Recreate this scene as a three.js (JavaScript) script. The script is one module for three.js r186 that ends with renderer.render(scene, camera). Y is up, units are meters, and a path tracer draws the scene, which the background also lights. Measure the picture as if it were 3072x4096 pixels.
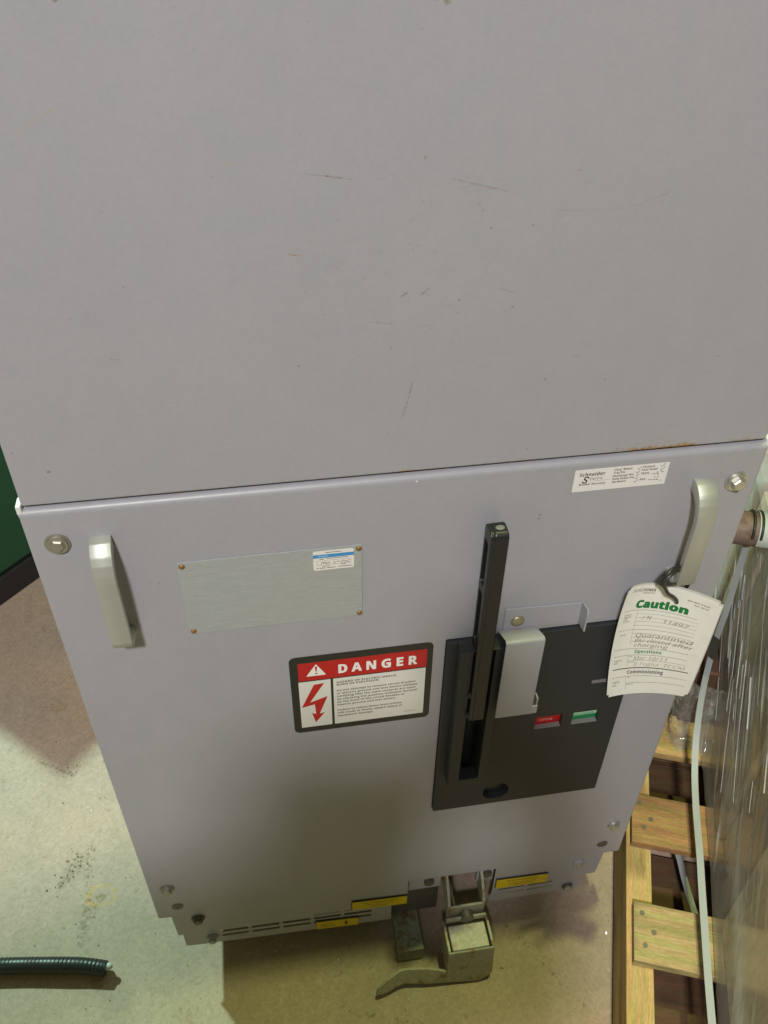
import * as THREE from 'three';
import { RoundedBoxGeometry } from 'three/addons/geometries/RoundedBoxGeometry.js';
import { mergeGeometries, mergeVertices, toCreasedNormals } from 'three/addons/utils/BufferGeometryUtils.js';
import { MarchingCubes } from 'three/addons/objects/MarchingCubes.js';
import { RectAreaLightUniformsLib } from 'three/addons/lights/RectAreaLightUniformsLib.js';

// ---------------------------------------------------------------- camera, light, exposure
const scene = new THREE.Scene();
const FOV = 61.667, EYE = new THREE.Vector3(0.2227, 1.4606, 0.6231);
const BX = new THREE.Vector3(0.986897, 0.011242, 0.160961), BY = new THREE.Vector3(0.095679, 0.762483, -0.639894), BZ = new THREE.Vector3(-0.129924, 0.64691, 0.751417);
const camera = new THREE.PerspectiveCamera(FOV, 0.75, 0.02, 60);
camera.position.copy(EYE);
camera.quaternion.setFromRotationMatrix(new THREE.Matrix4().makeBasis(BX, BY, BZ));
scene.add(camera);
const renderer = new THREE.WebGLRenderer({ antialias: true });
renderer.toneMapping = THREE.LinearToneMapping;
renderer.toneMappingExposure = 1.0;
renderer.shadowMap.enabled = true;
RectAreaLightUniformsLib.init();
scene.background = new THREE.Color().setRGB(0.121, 0.132, 0.054);   // the dim hall all round
// lamps high up in the hall: [position, aim, size, colour, strength]
const LAMPS = [
  ['bright lamp behind the photographer with a neutral white glow', [-0.44, 3.8, 2.5], [0.36, 0.7, 0], 0.32, [0.97, 0.95, 0.915], 440],
  ['greenish lamp far behind the switchgear and the green cabinet', [-3.1, 5.4, -4.7], [0, 0, 0], 0.30, [0.64, 1.0, 0.79], 2000],
];
// unseen overhead lamp, narrow cone made up to brighten only the front floor: position, aim, colour, candela
const DOWNLIGHT = [[0.82, 5.0, -0.08], [0.64, 0, 0.18], [0.87, 1.0, 0.345], 27];
// pixel of the 3072 x 4096 photograph -> point on a plane
const FPX = 2048 / Math.tan(FOV * Math.PI / 360);
const ray = (x, y) => new THREE.Vector3().addScaledVector(BX, (x - 1536) / FPX).addScaledVector(BY, -(y - 2048) / FPX).addScaledVector(BZ, -1);
const onZ = (x, y, z = 0) => { const d = ray(x, y); return EYE.clone().addScaledVector(d, (z - EYE.z) / d.z); };
const onY = (x, y, h = 0) => { const d = ray(x, y); return EYE.clone().addScaledVector(d, (h - EYE.y) / d.y); };
// a crop of the photograph (x0, y0, x1 wide, shown w pixels wide) -> photograph pixel
const crop = (x0, y0, x1, w) => (a, b) => [x0 + a * (x1 - x0) / w, y0 + b * (x1 - x0) / w];
// a point read off the plane z = 0 moved along its line of sight to plane z
const lift = (x, y, z) => [x + z * (EYE.x - x) / EYE.z, y + z * (EYE.y - y) / EYE.z];

// ---------------------------------------------------------------- helpers
function rng(seed) { let s = seed >>> 0; return () => { s = (s + 0x6D2B79F5) >>> 0; let t = Math.imul(s ^ (s >>> 15), 1 | s); t = (t + Math.imul(t ^ (t >>> 7), 61 | t)) ^ t; return ((t ^ (t >>> 14)) >>> 0) / 4294967296; }; }
function noise2(seed, period) {            // tileable value noise
  const r = rng(seed), n = period, g = new Float32Array(n * n).map(() => r());
  return (x, y) => { const xi = Math.floor(x), yi = Math.floor(y), fx = x - xi, fy = y - yi, a = fx * fx * (3 - 2 * fx), b = fy * fy * (3 - 2 * fy);
    const w = (i, j) => g[(((j % n) + n) % n) * n + (((i % n) + n) % n)];
    return (w(xi, yi) * (1 - a) + w(xi + 1, yi) * a) * (1 - b) + (w(xi, yi + 1) * (1 - a) + w(xi + 1, yi + 1) * a) * b; };
}
const taken = {};
function numbered(n) { taken[n] = (taken[n] ?? -1) + 1; return taken[n] ? `${n}_${String(taken[n]).padStart(3, '0')}` : n; }
function shade(o) { o.traverse((m) => { if (m.isMesh) { m.castShadow = true; m.receiveShadow = true; } }); return o; }
function thing(name, label, category, pos = [0, 0, 0], turn = 0, group) {
  const o = new THREE.Group(); o.name = numbered(name); o.position.set(...pos); o.rotation.y = turn;
  o.userData = { label, category }; if (group) o.userData.group = group; scene.add(o); return o;
}
function part(name, geo, mat, parent, label) {
  const g = Array.isArray(geo) ? merge(geo) : geo;
  if (mat.userData.metre) metreUV(g, mat.userData.metre);
  const m = new THREE.Mesh(g, mat); m.name = name; m.castShadow = m.receiveShadow = true; if (label) m.userData.label = label; parent.add(m); return m;
}
function merge(list) { return mergeGeometries(list.map((g) => { const q = g.index ? g.toNonIndexed() : g; for (const k of Object.keys(q.attributes)) if (!['position', 'normal', 'uv'].includes(k)) q.deleteAttribute(k); return q; })); }
const box = (x0, x1, y0, y1, z0, z1, r = 0.0008) => { const w = x1 - x0, h = y1 - y0, d = z1 - z0; const g = new RoundedBoxGeometry(w, h, d, 2, Math.min(r, w / 2.2, h / 2.2, d / 2.2)); g.translate((x0 + x1) / 2, (y0 + y1) / 2, (z0 + z1) / 2); return g; };
function poly(points) { const s = new THREE.Shape(); points.forEach(([x, y], i) => (i ? s.lineTo(x, y) : s.moveTo(x, y))); s.closePath(); return s; }
function roundRect(x0, x1, y0, y1, r, path) { const s = path || new THREE.Shape(); s.moveTo(x0 + r, y0); s.lineTo(x1 - r, y0); s.absarc(x1 - r, y0 + r, r, -Math.PI / 2, 0); s.lineTo(x1, y1 - r); s.absarc(x1 - r, y1 - r, r, 0, Math.PI / 2); s.lineTo(x0 + r, y1); s.absarc(x0 + r, y1 - r, r, Math.PI / 2, Math.PI); s.lineTo(x0, y0 + r); s.absarc(x0 + r, y0 + r, r, Math.PI, 1.5 * Math.PI); return s; }
function slab(shape, zBack, zFront, bevel = 0.0006) { const g = new THREE.ExtrudeGeometry(shape, { depth: zFront - zBack - 2 * bevel, bevelEnabled: bevel > 0, bevelSize: bevel, bevelThickness: bevel, bevelOffset: -bevel, bevelSegments: 2, curveSegments: 8 }); g.translate(0, 0, zBack + bevel); return g; }
function planarUV(g, x0, x1, y0, y1) { const p = g.attributes.position, uv = new Float32Array(p.count * 2); for (let i = 0; i < p.count; i++) { uv[2 * i] = (p.getX(i) - x0) / (x1 - x0); uv[2 * i + 1] = (p.getY(i) - y0) / (y1 - y0); } g.setAttribute('uv', new THREE.BufferAttribute(uv, 2)); return g; }
function canvas(w, h, draw) { const c = document.createElement('canvas'); c.width = w; c.height = h; const x = c.getContext('2d'); draw(x, w, h); return c; }
function tex(c, srgb = true) { const t = new THREE.CanvasTexture(c); if (srgb) t.colorSpace = THREE.SRGBColorSpace; t.anisotropy = 8; t.magFilter = THREE.LinearFilter; return t; }
function dataTex(w, h, f, srgb) { const d = new Uint8Array(w * h * 4); const o = [0, 0, 0]; for (let j = 0; j < h; j++) for (let i = 0; i < w; i++) { f(i, j, o); const k = (j * w + i) * 4; d[k] = Math.max(0, Math.min(255, o[0])); d[k + 1] = Math.max(0, Math.min(255, o[1])); d[k + 2] = Math.max(0, Math.min(255, o[2])); d[k + 3] = 255; } const t = new THREE.DataTexture(d, w, h); t.wrapS = t.wrapT = THREE.RepeatWrapping; t.magFilter = THREE.LinearFilter; t.minFilter = THREE.LinearMipmapLinearFilter; t.generateMipmaps = true; if (srgb) t.colorSpace = THREE.SRGBColorSpace; t.needsUpdate = true; return t; }
const lin = (r, g, b) => new THREE.Color().setRGB(r, g, b);
const std = (o) => new THREE.MeshStandardMaterial(o);
const worn = (o) => { const m = std(o); m.userData.metre = 0.12; return m; };

// ---------------------------------------------------------------- materials
const GREY = [0.358, 0.350, 0.393];
const peel = dataTex(256, 256, (() => { const a = noise2(3, 64), b = noise2(4, 128); return (i, j, o) => { o[0] = o[1] = o[2] = 255 * (0.6 * a(i / 4, j / 4) + 0.4 * b(i / 2, j / 2)); }; })(), false);
peel.repeat.set(6, 6);
const paint = std({ color: lin(...GREY), roughness: 0.42, bumpMap: peel, bumpScale: 0.00005 });
const paintPlain = std({ color: lin(...GREY), roughness: 0.42 });
const blackPlastic = std({ color: lin(0.021, 0.023, 0.027), roughness: 0.55, bumpMap: peel, bumpScale: 0.00006 });
const blackGloss = std({ color: lin(0.010, 0.0115, 0.013), roughness: 0.36 });
const alu = std({ color: lin(0.50, 0.50, 0.475), roughness: 0.5, metalness: 0.6 });
const zinc = std({ color: lin(0.56, 0.55, 0.51), roughness: 0.42, metalness: 0.85 });
const zincGold = std({ color: lin(0.50, 0.44, 0.30), roughness: 0.45, metalness: 0.85 });
const zincDull = std({ color: lin(0.40, 0.38, 0.33), roughness: 0.5, metalness: 0.8 });
const steelDark = std({ color: lin(0.16, 0.15, 0.14), roughness: 0.5, metalness: 0.6 });
// worn zinc-plated and painted steel with rust in patches
function wornSteel(base, rust, amount, seed) {       // one repeat is 12 cm
  const a = noise2(seed, 8), b = noise2(seed + 1, 32), c = noise2(seed + 2, 128);
  return dataTex(512, 512, (i, j, o) => { const x = i / 512, y = j / 512, n = 0.62 * a(x * 8, y * 8) + 0.26 * b(x * 32, y * 32) + 0.12 * c(x * 128, y * 128); const m = Math.min(1, Math.max(0, (n - (1 - amount)) * 6)) * 0.85; const v = 0.93 + 0.10 * b(x * 32 + 9, y * 32) + 0.05 * c(x * 128, y * 128 + 3); for (let k = 0; k < 3; k++) o[k] = (base[k] * v) * (1 - m) + rust[k] * (0.8 + 0.4 * c(x * 128, y * 128)) * m; }, true);
}
function metreUV(g, s) { const p = g.attributes.position, n = g.attributes.normal, uv = new Float32Array(p.count * 2); for (let i = 0; i < p.count; i++) { const ax = Math.abs(n.getX(i)), ay = Math.abs(n.getY(i)), az = Math.abs(n.getZ(i)); const [u, v] = ax >= ay && ax >= az ? [p.getZ(i), p.getY(i)] : ay >= az ? [p.getX(i), p.getZ(i)] : [p.getX(i), p.getY(i)]; uv[2 * i] = u / s; uv[2 * i + 1] = v / s; } g.setAttribute('uv', new THREE.BufferAttribute(uv, 2)); return g; }
const pedalSteel = worn({ map: wornSteel([160, 160, 146], [126, 92, 50], 0.42, 21), roughness: 0.5, metalness: 0.25 });
const railSteel = worn({ map: wornSteel([138, 142, 130], [112, 82, 46], 0.37, 31), roughness: 0.55, metalness: 0.2 });

// ---------------------------------------------------------------- floor
const FT = 3;    // metres in one repeat of the concrete
const floorMap = (() => {
  const N = 2048, n1 = noise2(101, 8), n2 = noise2(102, 32), n3 = noise2(103, 128), n4 = noise2(104, 512), n5 = noise2(105, 1024), n6 = noise2(106, 16);
  const px = new Float32Array(N * N * 3);
  for (let j = 0; j < N; j++) for (let i = 0; i < N; i++) {
    const x = i / N, y = j / N;
    const a = n1(x * 8, y * 8), b = n2(x * 32, y * 32), c = n3(x * 128, y * 128), d = n4(x * 512, y * 512), e = n5(x * 1024, y * 1024), f = n6(x * 16, y * 16);
    let v = 160 + 14 * (a - 0.5) + 8 * (b - 0.5) + 6 * (c - 0.5) + 9 * (d - 0.5) + 16 * (e - 0.5);
    if (c > 0.90 && d > 0.55) v -= 40 * (d - 0.4);                      // small brown stains
    if (e > 0.975 && d > 0.62) v -= 60;                                     // pits
    if (e < 0.03 && d > 0.55) v += 40;                                    // pale grains
    const warm = 6 * (f - 0.5) + 5 * (b - 0.5), k = (j * N + i) * 3;
    px[k] = v + 17 + warm; px[k + 1] = v - 5; px[k + 2] = v - 21 - warm;
  }
  const c = canvas(N, N, (x) => {
    const im = x.createImageData(N, N);
    for (let k = 0; k < N * N; k++) { im.data[4 * k] = px[3 * k]; im.data[4 * k + 1] = px[3 * k + 1]; im.data[4 * k + 2] = px[3 * k + 2]; im.data[4 * k + 3] = 255; }
    x.putImageData(im, 0, 0);
    const S = N / FT, at = (wx, wz) => [(wx + 1.5) * S, (wz + 1.5) * S], r = rng(7);
    const blot = (wx, wz, rad, col, n = 60, jit = 1) => { x.fillStyle = col; for (let i = 0; i < n; i++) { const a = r() * 6.28, d = rad * Math.sqrt(r()) * jit, [u, v] = at(wx + d * Math.cos(a), wz + d * Math.sin(a)); x.beginPath(); x.ellipse(u, v, (0.6 + 2.2 * r()), (0.5 + 1.4 * r()), r() * 3, 0, 6.3); x.fill(); } };
    // a worn ring of orange spray paint
    for (let i = 0; i < 230; i++) { const a = r() * 6.28, wide = (a > 2.0 && a < 4.4) || r() < 0.35; if (!wide) continue; const d = 0.020 + 0.006 * (r() - 0.3); const [u, v] = at(-0.1276 + d * Math.cos(a) * 1.05, -0.1398 + d * Math.sin(a) * 0.85); x.fillStyle = `rgba(206,156,64,${0.04 + 0.17 * r()})`; x.beginPath(); x.arc(u, v, 0.8 + 1.5 * r(), 0, 6.3); x.fill(); }
    blot(-0.128, -0.137, 0.008, 'rgba(120,98,66,0.25)', 26);
    // scuffed trails and rubbed-in dirt
    for (const [ax, az, bx, bz, n] of [[-0.155, -0.26, -0.15, -0.05, 90], [-0.20, -0.165, -0.165, -0.22, 130], [-0.14, -0.13, -0.16, -0.07, 70], [-0.27, -0.43, -0.20, -0.39, 50], [0.25, 0.10, 0.42, 0.16, 40], [0.55, 0.02, 0.66, 0.2, 30]])
      for (let i = 0; i < n; i++) { const t = r(), g = (r() + r() - 1) * 0.012, [u, v] = at(ax + (bx - ax) * t + g, az + (bz - az) * t + g); x.fillStyle = `rgba(92,78,56,${0.12 + 0.3 * r()})`; x.beginPath(); x.ellipse(u, v, 0.6 + 2 * r(), 0.5 + r(), r() * 3, 0, 6.3); x.fill(); }
    for (const [wx, wz] of [[-0.13, 0.005], [-0.02, -0.30], [-0.25, -0.56], [0.02, 0.07]]) blot(wx, wz, 0.018, 'rgba(132,104,62,0.16)', 60);
    for (let i = 0; i < 900; i++) { const u = r() * N, v = r() * N; x.strokeStyle = `rgba(${r() < 0.5 ? '215,210,190' : '105,92,70'},${0.1 + 0.2 * r()})`; x.lineWidth = 0.5 + r(); x.beginPath(); x.moveTo(u, v); x.lineTo(u + 30 * (r() - 0.5), v + 30 * (r() - 0.5)); x.stroke(); }
  });
  const t = tex(c); t.wrapS = t.wrapT = THREE.RepeatWrapping; t.repeat.set(16 / FT, 16 / FT); return t;
})();
{
  const g = new THREE.PlaneGeometry(16, 16, 1, 1); g.rotateX(-Math.PI / 2);
  const uv = g.attributes.uv, p = g.attributes.position;        // canvas row 0 is north (z = -1.5)
  for (let i = 0; i < uv.count; i++) uv.setXY(i, (p.getX(i) + 1.5) / 16, -(p.getZ(i) - 1.5) / 16);
  const f = part('floor', g, std({ map: floorMap, roughness: 0.62, bumpMap: floorMap, bumpScale: 0.0006 }), scene);
  f.userData = { kind: 'structure', label: 'worn tan concrete floor of the hall' };
}

// ---------------------------------------------------------------- the switchgear truck
const truck = thing('circuit_breaker_truck', 'tall light grey metal circuit breaker truck with black operating panel and two pull handles', 'switchgear');
const SEAM = 0.9665, TOPY = 1.52, DEPTH = 0.72;
// paint with scratches and rust, drawn where the photograph shows them
const v2 = (x, y) => [x * 3072 / 1659, y * 3072 / 1659];
const sr = (r, g, b, a) => `rgba(${r},${g},${b},${a})`;
function panelCanvas(w, h, y0, y1, seed, marks) {
  return canvas(w, h, (x) => {
    const n1 = noise2(seed, 16), n2 = noise2(seed + 1, 64), n3 = noise2(seed + 2, 256), im = x.createImageData(w, h);
    for (let j = 0; j < h; j++) for (let i = 0; i < w; i++) { const a = n1(i / w * 8, j / w * 8), b = n2(i / w * 40, j / w * 40), c = n3(i / w * 256, j / w * 256); const v = 165 + 2.2 * (a - 0.5) + 1.4 * (b - 0.5) + 3 * (c - 0.5), k = 4 * (j * w + i); im.data[k] = v - 4 + 1.5 * (b - 0.5); im.data[k + 1] = v - 5.5; im.data[k + 2] = v + 3; im.data[k + 3] = 255; }
    x.putImageData(im, 0, 0);
    const at = (px, py) => { const q = onZ(...v2(px, py), 0); return [q.x / 0.72 * w, (y1 - q.y) / (y1 - y0) * h]; };
    marks(x, at, rng(seed + 9), w / 0.72, (wx, wy) => [wx / 0.72 * w, (y1 - wy) / (y1 - y0) * h]);
  });
}
function scratch(x, at, r, pts, col, width, broken = 0.3) {
  for (let s = 0; s < pts.length - 1; s++) { const [ax, ay] = at(...pts[s]), [bx, by] = at(...pts[s + 1]); const n = Math.max(6, Math.hypot(bx - ax, by - ay) / 5);
    for (let i = 0; i < n; i++) { if (r() < broken) continue; const t = i / n, u = (i + 1) / n; x.strokeStyle = col(0.35 + 0.65 * r()); x.lineWidth = width * (0.5 + r()); x.lineCap = 'round'; x.beginPath(); x.moveTo(ax + (bx - ax) * t, ay + (by - ay) * t + r() - 0.5); x.lineTo(ax + (bx - ax) * u, ay + (by - ay) * u + r() - 0.5); x.stroke(); } }
}
const rustRed = (k) => (a) => sr(138, 108, 98, a * k * 0.66), rustOr = (k) => (a) => sr(146, 112, 72, a * k * 0.7), grime = (k) => (a) => sr(108, 104, 100, a * k);
const upperMap = tex(panelCanvas(2048, 1576, SEAM, TOPY, 201, (x, at, r, S, w2) => {
  scratch(x, at, r, [[650, 378], [705, 384], [760, 391]], rustRed(0.75), 2.4, 0.1); scratch(x, at, r, [[815, 392], [835, 386], [855, 377]], rustRed(0.35), 2.2, 0.2);
  scratch(x, at, r, [[980, 390], [1040, 403], [1100, 417]], rustRed(0.6), 2.8, 0.2); scratch(x, at, r, [[995, 410], [1030, 402]], rustOr(0.4), 2.2);
  scratch(x, at, r, [[1033, 437], [1050, 465], [1065, 497]], rustOr(0.5), 3.2, 0.55); scratch(x, at, r, [[1210, 458], [1320, 457], [1390, 444], [1440, 424], [1470, 406]], rustRed(0.4), 2, 0.25);
  scratch(x, at, r, [[1612, 427], [1642, 441]], rustRed(0.35), 2.4); scratch(x, at, r, [[40, 285], [80, 258], [120, 235]], (a) => sr(168, 156, 126, a * 0.5), 3.4, 0.3);
  scratch(x, at, r, [[626, 554], [652, 557]], rustOr(0.7), 2.6, 0.1); scratch(x, at, r, [[235, 780], [256, 782]], rustOr(0.45), 2.4); scratch(x, at, r, [[1060, 624], [1085, 629], [1112, 636]], rustRed(0.55), 2.4, 0.1);
  scratch(x, at, r, [[798, 700], [845, 704]], rustOr(0.5), 2.4, 0.15); scratch(x, at, r, [[815, 697], [843, 703]], rustRed(0.4), 2); scratch(x, at, r, [[897, 712], [935, 706]], rustRed(0.5), 2.2, 0.1);
  scratch(x, at, r, [[893, 828], [884, 865], [868, 912]], grime(0.35), 4, 0.35); scratch(x, at, r, [[955, 668], [985, 660]], rustOr(0.35), 2);
  scratch(x, at, r, [[868, 646], [885, 634]], grime(0.6), 3); scratch(x, at, r, [[910, 642], [932, 625]], grime(0.6), 3); scratch(x, at, r, [[1545, 775], [1562, 770]], grime(0.5), 2);
  scratch(x, at, r, [[470, 356], [500, 358]], (a) => sr(176, 160, 128, a * 0.4), 2.6); scratch(x, at, r, [[1240, 775], [1254, 770]], grime(0.5), 2.4); scratch(x, at, r, [[360, 874], [385, 876]], rustOr(0.3), 2);
  for (const [px, py, s, k] of [[995, 653, 4, 0.7], [990, 680, 4, 0.8], [1110, 667, 4, 0.6], [265, 625, 3.5, 0.5], [980, 742, 2.6, 0.8], [845, 757, 3.4, 0.6], [645, 795, 4, 0.4], [1180, 823, 4, 0.6], [1310, 824, 4, 0.6], [925, 870, 2.4, 0.8], [1035, 878, 2.8, 0.7], [1256, 370, 3, 0.5], [922, 344, 5, 0.35], [1154, 490, 4, 0.45], [118, 2, 6, 0.7], [968, 5, 9, 0.6], [838, 943, 3, 0.5], [1140, 975, 5, 0.4], [105, 1024, 6, 0.5], [710, 384, 3, 0.8], [1064, 496, 4, 0.7], [24, 985, 4, 0.5]])
    for (let i = 0; i < 7; i++) { const [u, v] = at(px, py); x.fillStyle = r() < 0.5 ? sr(126, 92, 58, 0.16 + 0.4 * k * r()) : sr(104, 98, 94, 0.3 * k * r()); x.beginPath(); x.ellipse(u + (r() - 0.5) * s, v + (r() - 0.5) * s * 0.7, s * (0.25 + 0.5 * r()), s * (0.2 + 0.35 * r()), r() * 3, 0, 6.3); x.fill(); }
  for (let i = 0; i < 70; i++) { const [u, v] = at(820 + 340 * (r() + r() - 0.9), 480 + 330 * (r() + r() - 0.5) * 0.7); x.strokeStyle = sr(120, 116, 114, 0.10 + 0.2 * r()); x.lineWidth = 1 + 2.5 * r(); x.beginPath(); x.moveTo(u, v); x.lineTo(u + 14 * (r() - 0.5), v + 9 * (r() - 0.5)); x.stroke(); }
  for (let i = 0; i < 120; i++) { const [u, v] = at(1659 * r(), 1000 * r()); x.fillStyle = sr(112, 108, 106, 0.06 + 0.16 * r()); x.beginPath(); x.ellipse(u, v, 1 + 5 * r() * r(), 0.8 + 1.5 * r(), 0.3 * (r() - 0.5), 0, 6.3); x.fill(); }
  // rust creeping up from the bottom edge
  const rust = (wx, half, tall, n, a) => { for (let i = 0; i < n; i++) { const q = (r() + r() - 1), hgt = tall * r() * r() * (1 - Math.abs(q)); const [u, v] = w2(wx + q * half, SEAM + 0.0012 + hgt); const deep = hgt < tall * 0.3; x.fillStyle = deep ? sr(132 + 26 * r(), 86 + 22 * r(), 42, a * (0.2 + 0.5 * r())) : sr(168, 132, 78, a * 0.28 * r()); x.beginPath(); x.ellipse(u, v, 1 + 7 * r() * (deep ? 1 : 1.6), 0.8 + 2.4 * r(), 0, 0, 6.3); x.fill(); } };
  rust(0.622, 0.024, 0.006, 130, 0.8); rust(0.628, 0.014, 0.006, 120, 1); rust(0.588, 0.024, 0.005, 80, 0.5); rust(0.60, 0.06, 0.016, 220, 0.7); rust(0.36, 0.035, 0.004, 130, 0.7); rust(0.352, 0.012, 0.004, 40, 1); rust(0.69, 0.03, 0.012, 50, 0.35); rust(0.46, 0.05, 0.008, 90, 0.35); rust(0.18, 0.16, 0.010, 150, 0.22);
}));
const lowerMap = tex(panelCanvas(2048, 2048, 0.04, SEAM, 231, (x, at, r, S, w2) => {
  for (const [px, py] of [[1164, 1120], [1167, 1112]]) { const [u, v] = at(px, py); x.fillStyle = sr(108, 70, 58, 0.7); x.beginPath(); x.arc(u, v, 2.4, 0, 6.3); x.fill(); }
  { const [u, v] = at(900, 1040); x.fillStyle = sr(235, 235, 232, 0.8); x.beginPath(); x.arc(u, v, 2.6, 0, 6.3); x.fill(); }
  scratch(x, at, r, [[322, 1262], [345, 1261]], grime(0.5), 2); scratch(x, at, r, [[1030, 1870], [1055, 1868]], grime(0.6), 3);
  for (let i = 0; i < 170; i++) { const [u, v] = w2(0.72 * r(), 0.04 + 0.92 * r()); x.fillStyle = sr(112, 108, 104, 0.05 + 0.15 * r()); x.beginPath(); x.ellipse(u, v, 1 + 5 * r() * r(), 0.8 + 1.6 * r(), 0.4 * (r() - 0.5), 0, 6.3); x.fill(); }
  for (let i = 0; i < 60; i++) { const [u, v] = w2(0.35 + 0.2 * r(), 0.165 + 0.012 * r()); x.fillStyle = sr(118, 84, 50, 0.08 + 0.25 * r()); x.beginPath(); x.ellipse(u, v, 2 + 3 * r(), 1 + r(), 0, 0, 6.3); x.fill(); }
  for (let i = 0; i < 40; i++) { const [u, v] = w2(0.02 + 0.04 * r(), 0.075 + 0.02 * r()); x.fillStyle = sr(120, 88, 58, 0.08 + 0.2 * r()); x.beginPath(); x.ellipse(u, v, 2 + 3 * r(), 1 + r(), 0, 0, 6.3); x.fill(); }
}));
const sheen = dataTex(512, 512, (() => { const a = noise2(71, 8), b = noise2(72, 32), c = noise2(73, 128); return (i, j, o) => { const x = i / 512, y = j / 512; o[0] = o[1] = o[2] = 255 * (0.78 + 0.16 * a(x * 8, y * 8) + 0.12 * (b(x * 32, y * 8) - 0.5) + 0.10 * (c(x * 128, y * 128) - 0.5)); }; })(), false);
const upperPaint = std({ map: upperMap, roughness: 0.52, roughnessMap: sheen, bumpMap: peel, bumpScale: 0.00004 });
const lowerPaint = std({ map: lowerMap, roughness: 0.50, roughnessMap: sheen, bumpMap: peel, bumpScale: 0.00004 });

part('upper_panel', planarUV(box(0.004, 0.716, SEAM + 0.0012, TOPY, -0.03, -0.0035, 0.0022), 0, 0.72, SEAM, TOPY), upperPaint, truck, 'upper grey panel with thin rusty scratches and rust along its lower edge');
// front plate: stepped foot, vent slots, notch for the interlock
const slotsL = [], slotRows = [];
{
  const s = poly([[0.003, 0.9585], [0.003, 0.1752], [0.0188, 0.1738], [0.0205, 0.1121], [0.0275, 0.1112], [0.0275, 0.0725], [0.044, 0.0708], [0.125, 0.0655], [0.342, 0.0535], [0.352, 0.0535], [0.352, 0.112], [0.377, 0.112], [0.377, 0.171], [0.517, 0.168], [0.517, 0.100], [0.513, 0.0595], [0.62, 0.0593], [0.666, 0.060], [0.666, 0.1037], [0.690, 0.1037], [0.6938, 0.1664], [0.717, 0.1664], [0.717, 0.9585]]);
  const sl = (x0, x1, y0, y1, h = 0.0068) => { const p = new THREE.Path(); const sx = x1 - x0, sy = y1 - y0; p.moveTo(x0, y0 - h / 2); p.lineTo(x0 + sx, y0 + sy - h / 2); p.lineTo(x0 + sx + h / 3, y0 + sy); p.lineTo(x0 + sx, y0 + sy + h / 2); p.lineTo(x0, y0 + h / 2); p.lineTo(x0 - h / 3, y0); p.closePath(); s.holes.push(p); };
  for (const [a, b] of [[0.0855, 0.125], [0.1325, 0.173], [0.1805, 0.2212], [0.229, 0.2694], [0.2774, 0.3184]]) { const q = (x, y) => y - (x - 0.0855) * 0.048; sl(a, b, q(a, 0.1038), q(b, 0.1038)); sl(a, b, q(a, 0.0898), q(b, 0.0898)); if (a > 0.2) sl(a, b, q(a, 0.1158), q(b, 0.1158), 0.002); }
  for (const [a, b] of [[0.5285, 0.571], [0.577, 0.618]]) { sl(a, b, 0.0802, 0.0806, 0.005); sl(a, b, 0.0950, 0.0958, 0.005); }
  const hole = new THREE.Path(); roundRect(0.4036, 0.6412, 0.3732, 0.7262, 0.002, hole); s.holes.push(hole);
  const plate = slab(s, -0.0014, 0, 0.0005);
  const roll = new THREE.CylinderGeometry(0.006, 0.006, 0.719, 12, 1, false, 0, Math.PI / 2); roll.rotateZ(Math.PI / 2); // quarter round along x
  roll.rotateX(-Math.PI / 2 * 0); roll.translate(0.36, 0.9583, -0.006);
  const flange = box(0.0005, 0.7195, 0.9560, 0.9642, -0.022, -0.006, 0.0006);
  const sideL = box(0.0002, 0.003, 0.176, 0.9583, -0.03, -0.0016, 0.0008), sideR = box(0.717, 0.7198, 0.167, 0.9583, -0.03, -0.0016, 0.0008);
  const edge = (x, y0) => { const g = new THREE.CylinderGeometry(0.003, 0.003, 0.9585 - y0, 20); g.translate(x, (0.9585 + y0) / 2, -0.00305); return g; };
  part('front_plate', planarUV(merge([plate, roll, flange, sideL, sideR, edge(0.003, 0.1752), edge(0.717, 0.1664)]), 0, 0.72, 0.04, SEAM), lowerPaint, truck);
  // bare metal corners where the flanges meet
  for (const [x0, x1] of [[-0.0008, 0.0042], [0.7158, 0.7208]]) part('corner_weld', box(x0, x1, 0.9595, 0.9700, -0.0165, -0.0012, 0.0014), std({ color: lin(0.72, 0.74, 0.73), roughness: 0.45 }), truck, 'pale chipped corner of the front plate');
}
part('enclosure', [box(0.006, 0.714, 0.19, TOPY - 0.004, -DEPTH, -0.0305), box(0.05, 0.67, 0.135, 0.19, -DEPTH + 0.02, -0.05)], paintPlain, truck);
part('side_plate', box(0.030, 0.0405, 0.0765, 0.19, -0.26, -0.0045), pedalSteel, truck, 'rusty steel side plate behind the stepped foot');
part('side_plate', box(0.655, 0.664, 0.064, 0.19, -0.26, -0.0045), pedalSteel, truck);
part('cross_member', [box(0.06, 0.66, 0.085, 0.134, -0.20, -0.16)], steelDark, truck);
for (const [x, z] of [[0.10, -0.13], [0.62, -0.13], [0.10, -0.60], [0.62, -0.60]]) {
  const w = new THREE.CylinderGeometry(0.038, 0.038, 0.028, 28); w.rotateZ(Math.PI / 2); w.translate(x, 0.038, z);
  part('wheel', [w, box(x - 0.020, x - 0.016, 0.03, 0.136, z - 0.012, z + 0.012), box(x + 0.016, x + 0.020, 0.03, 0.136, z - 0.012, z + 0.012)], steelDark, truck);
}
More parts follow.
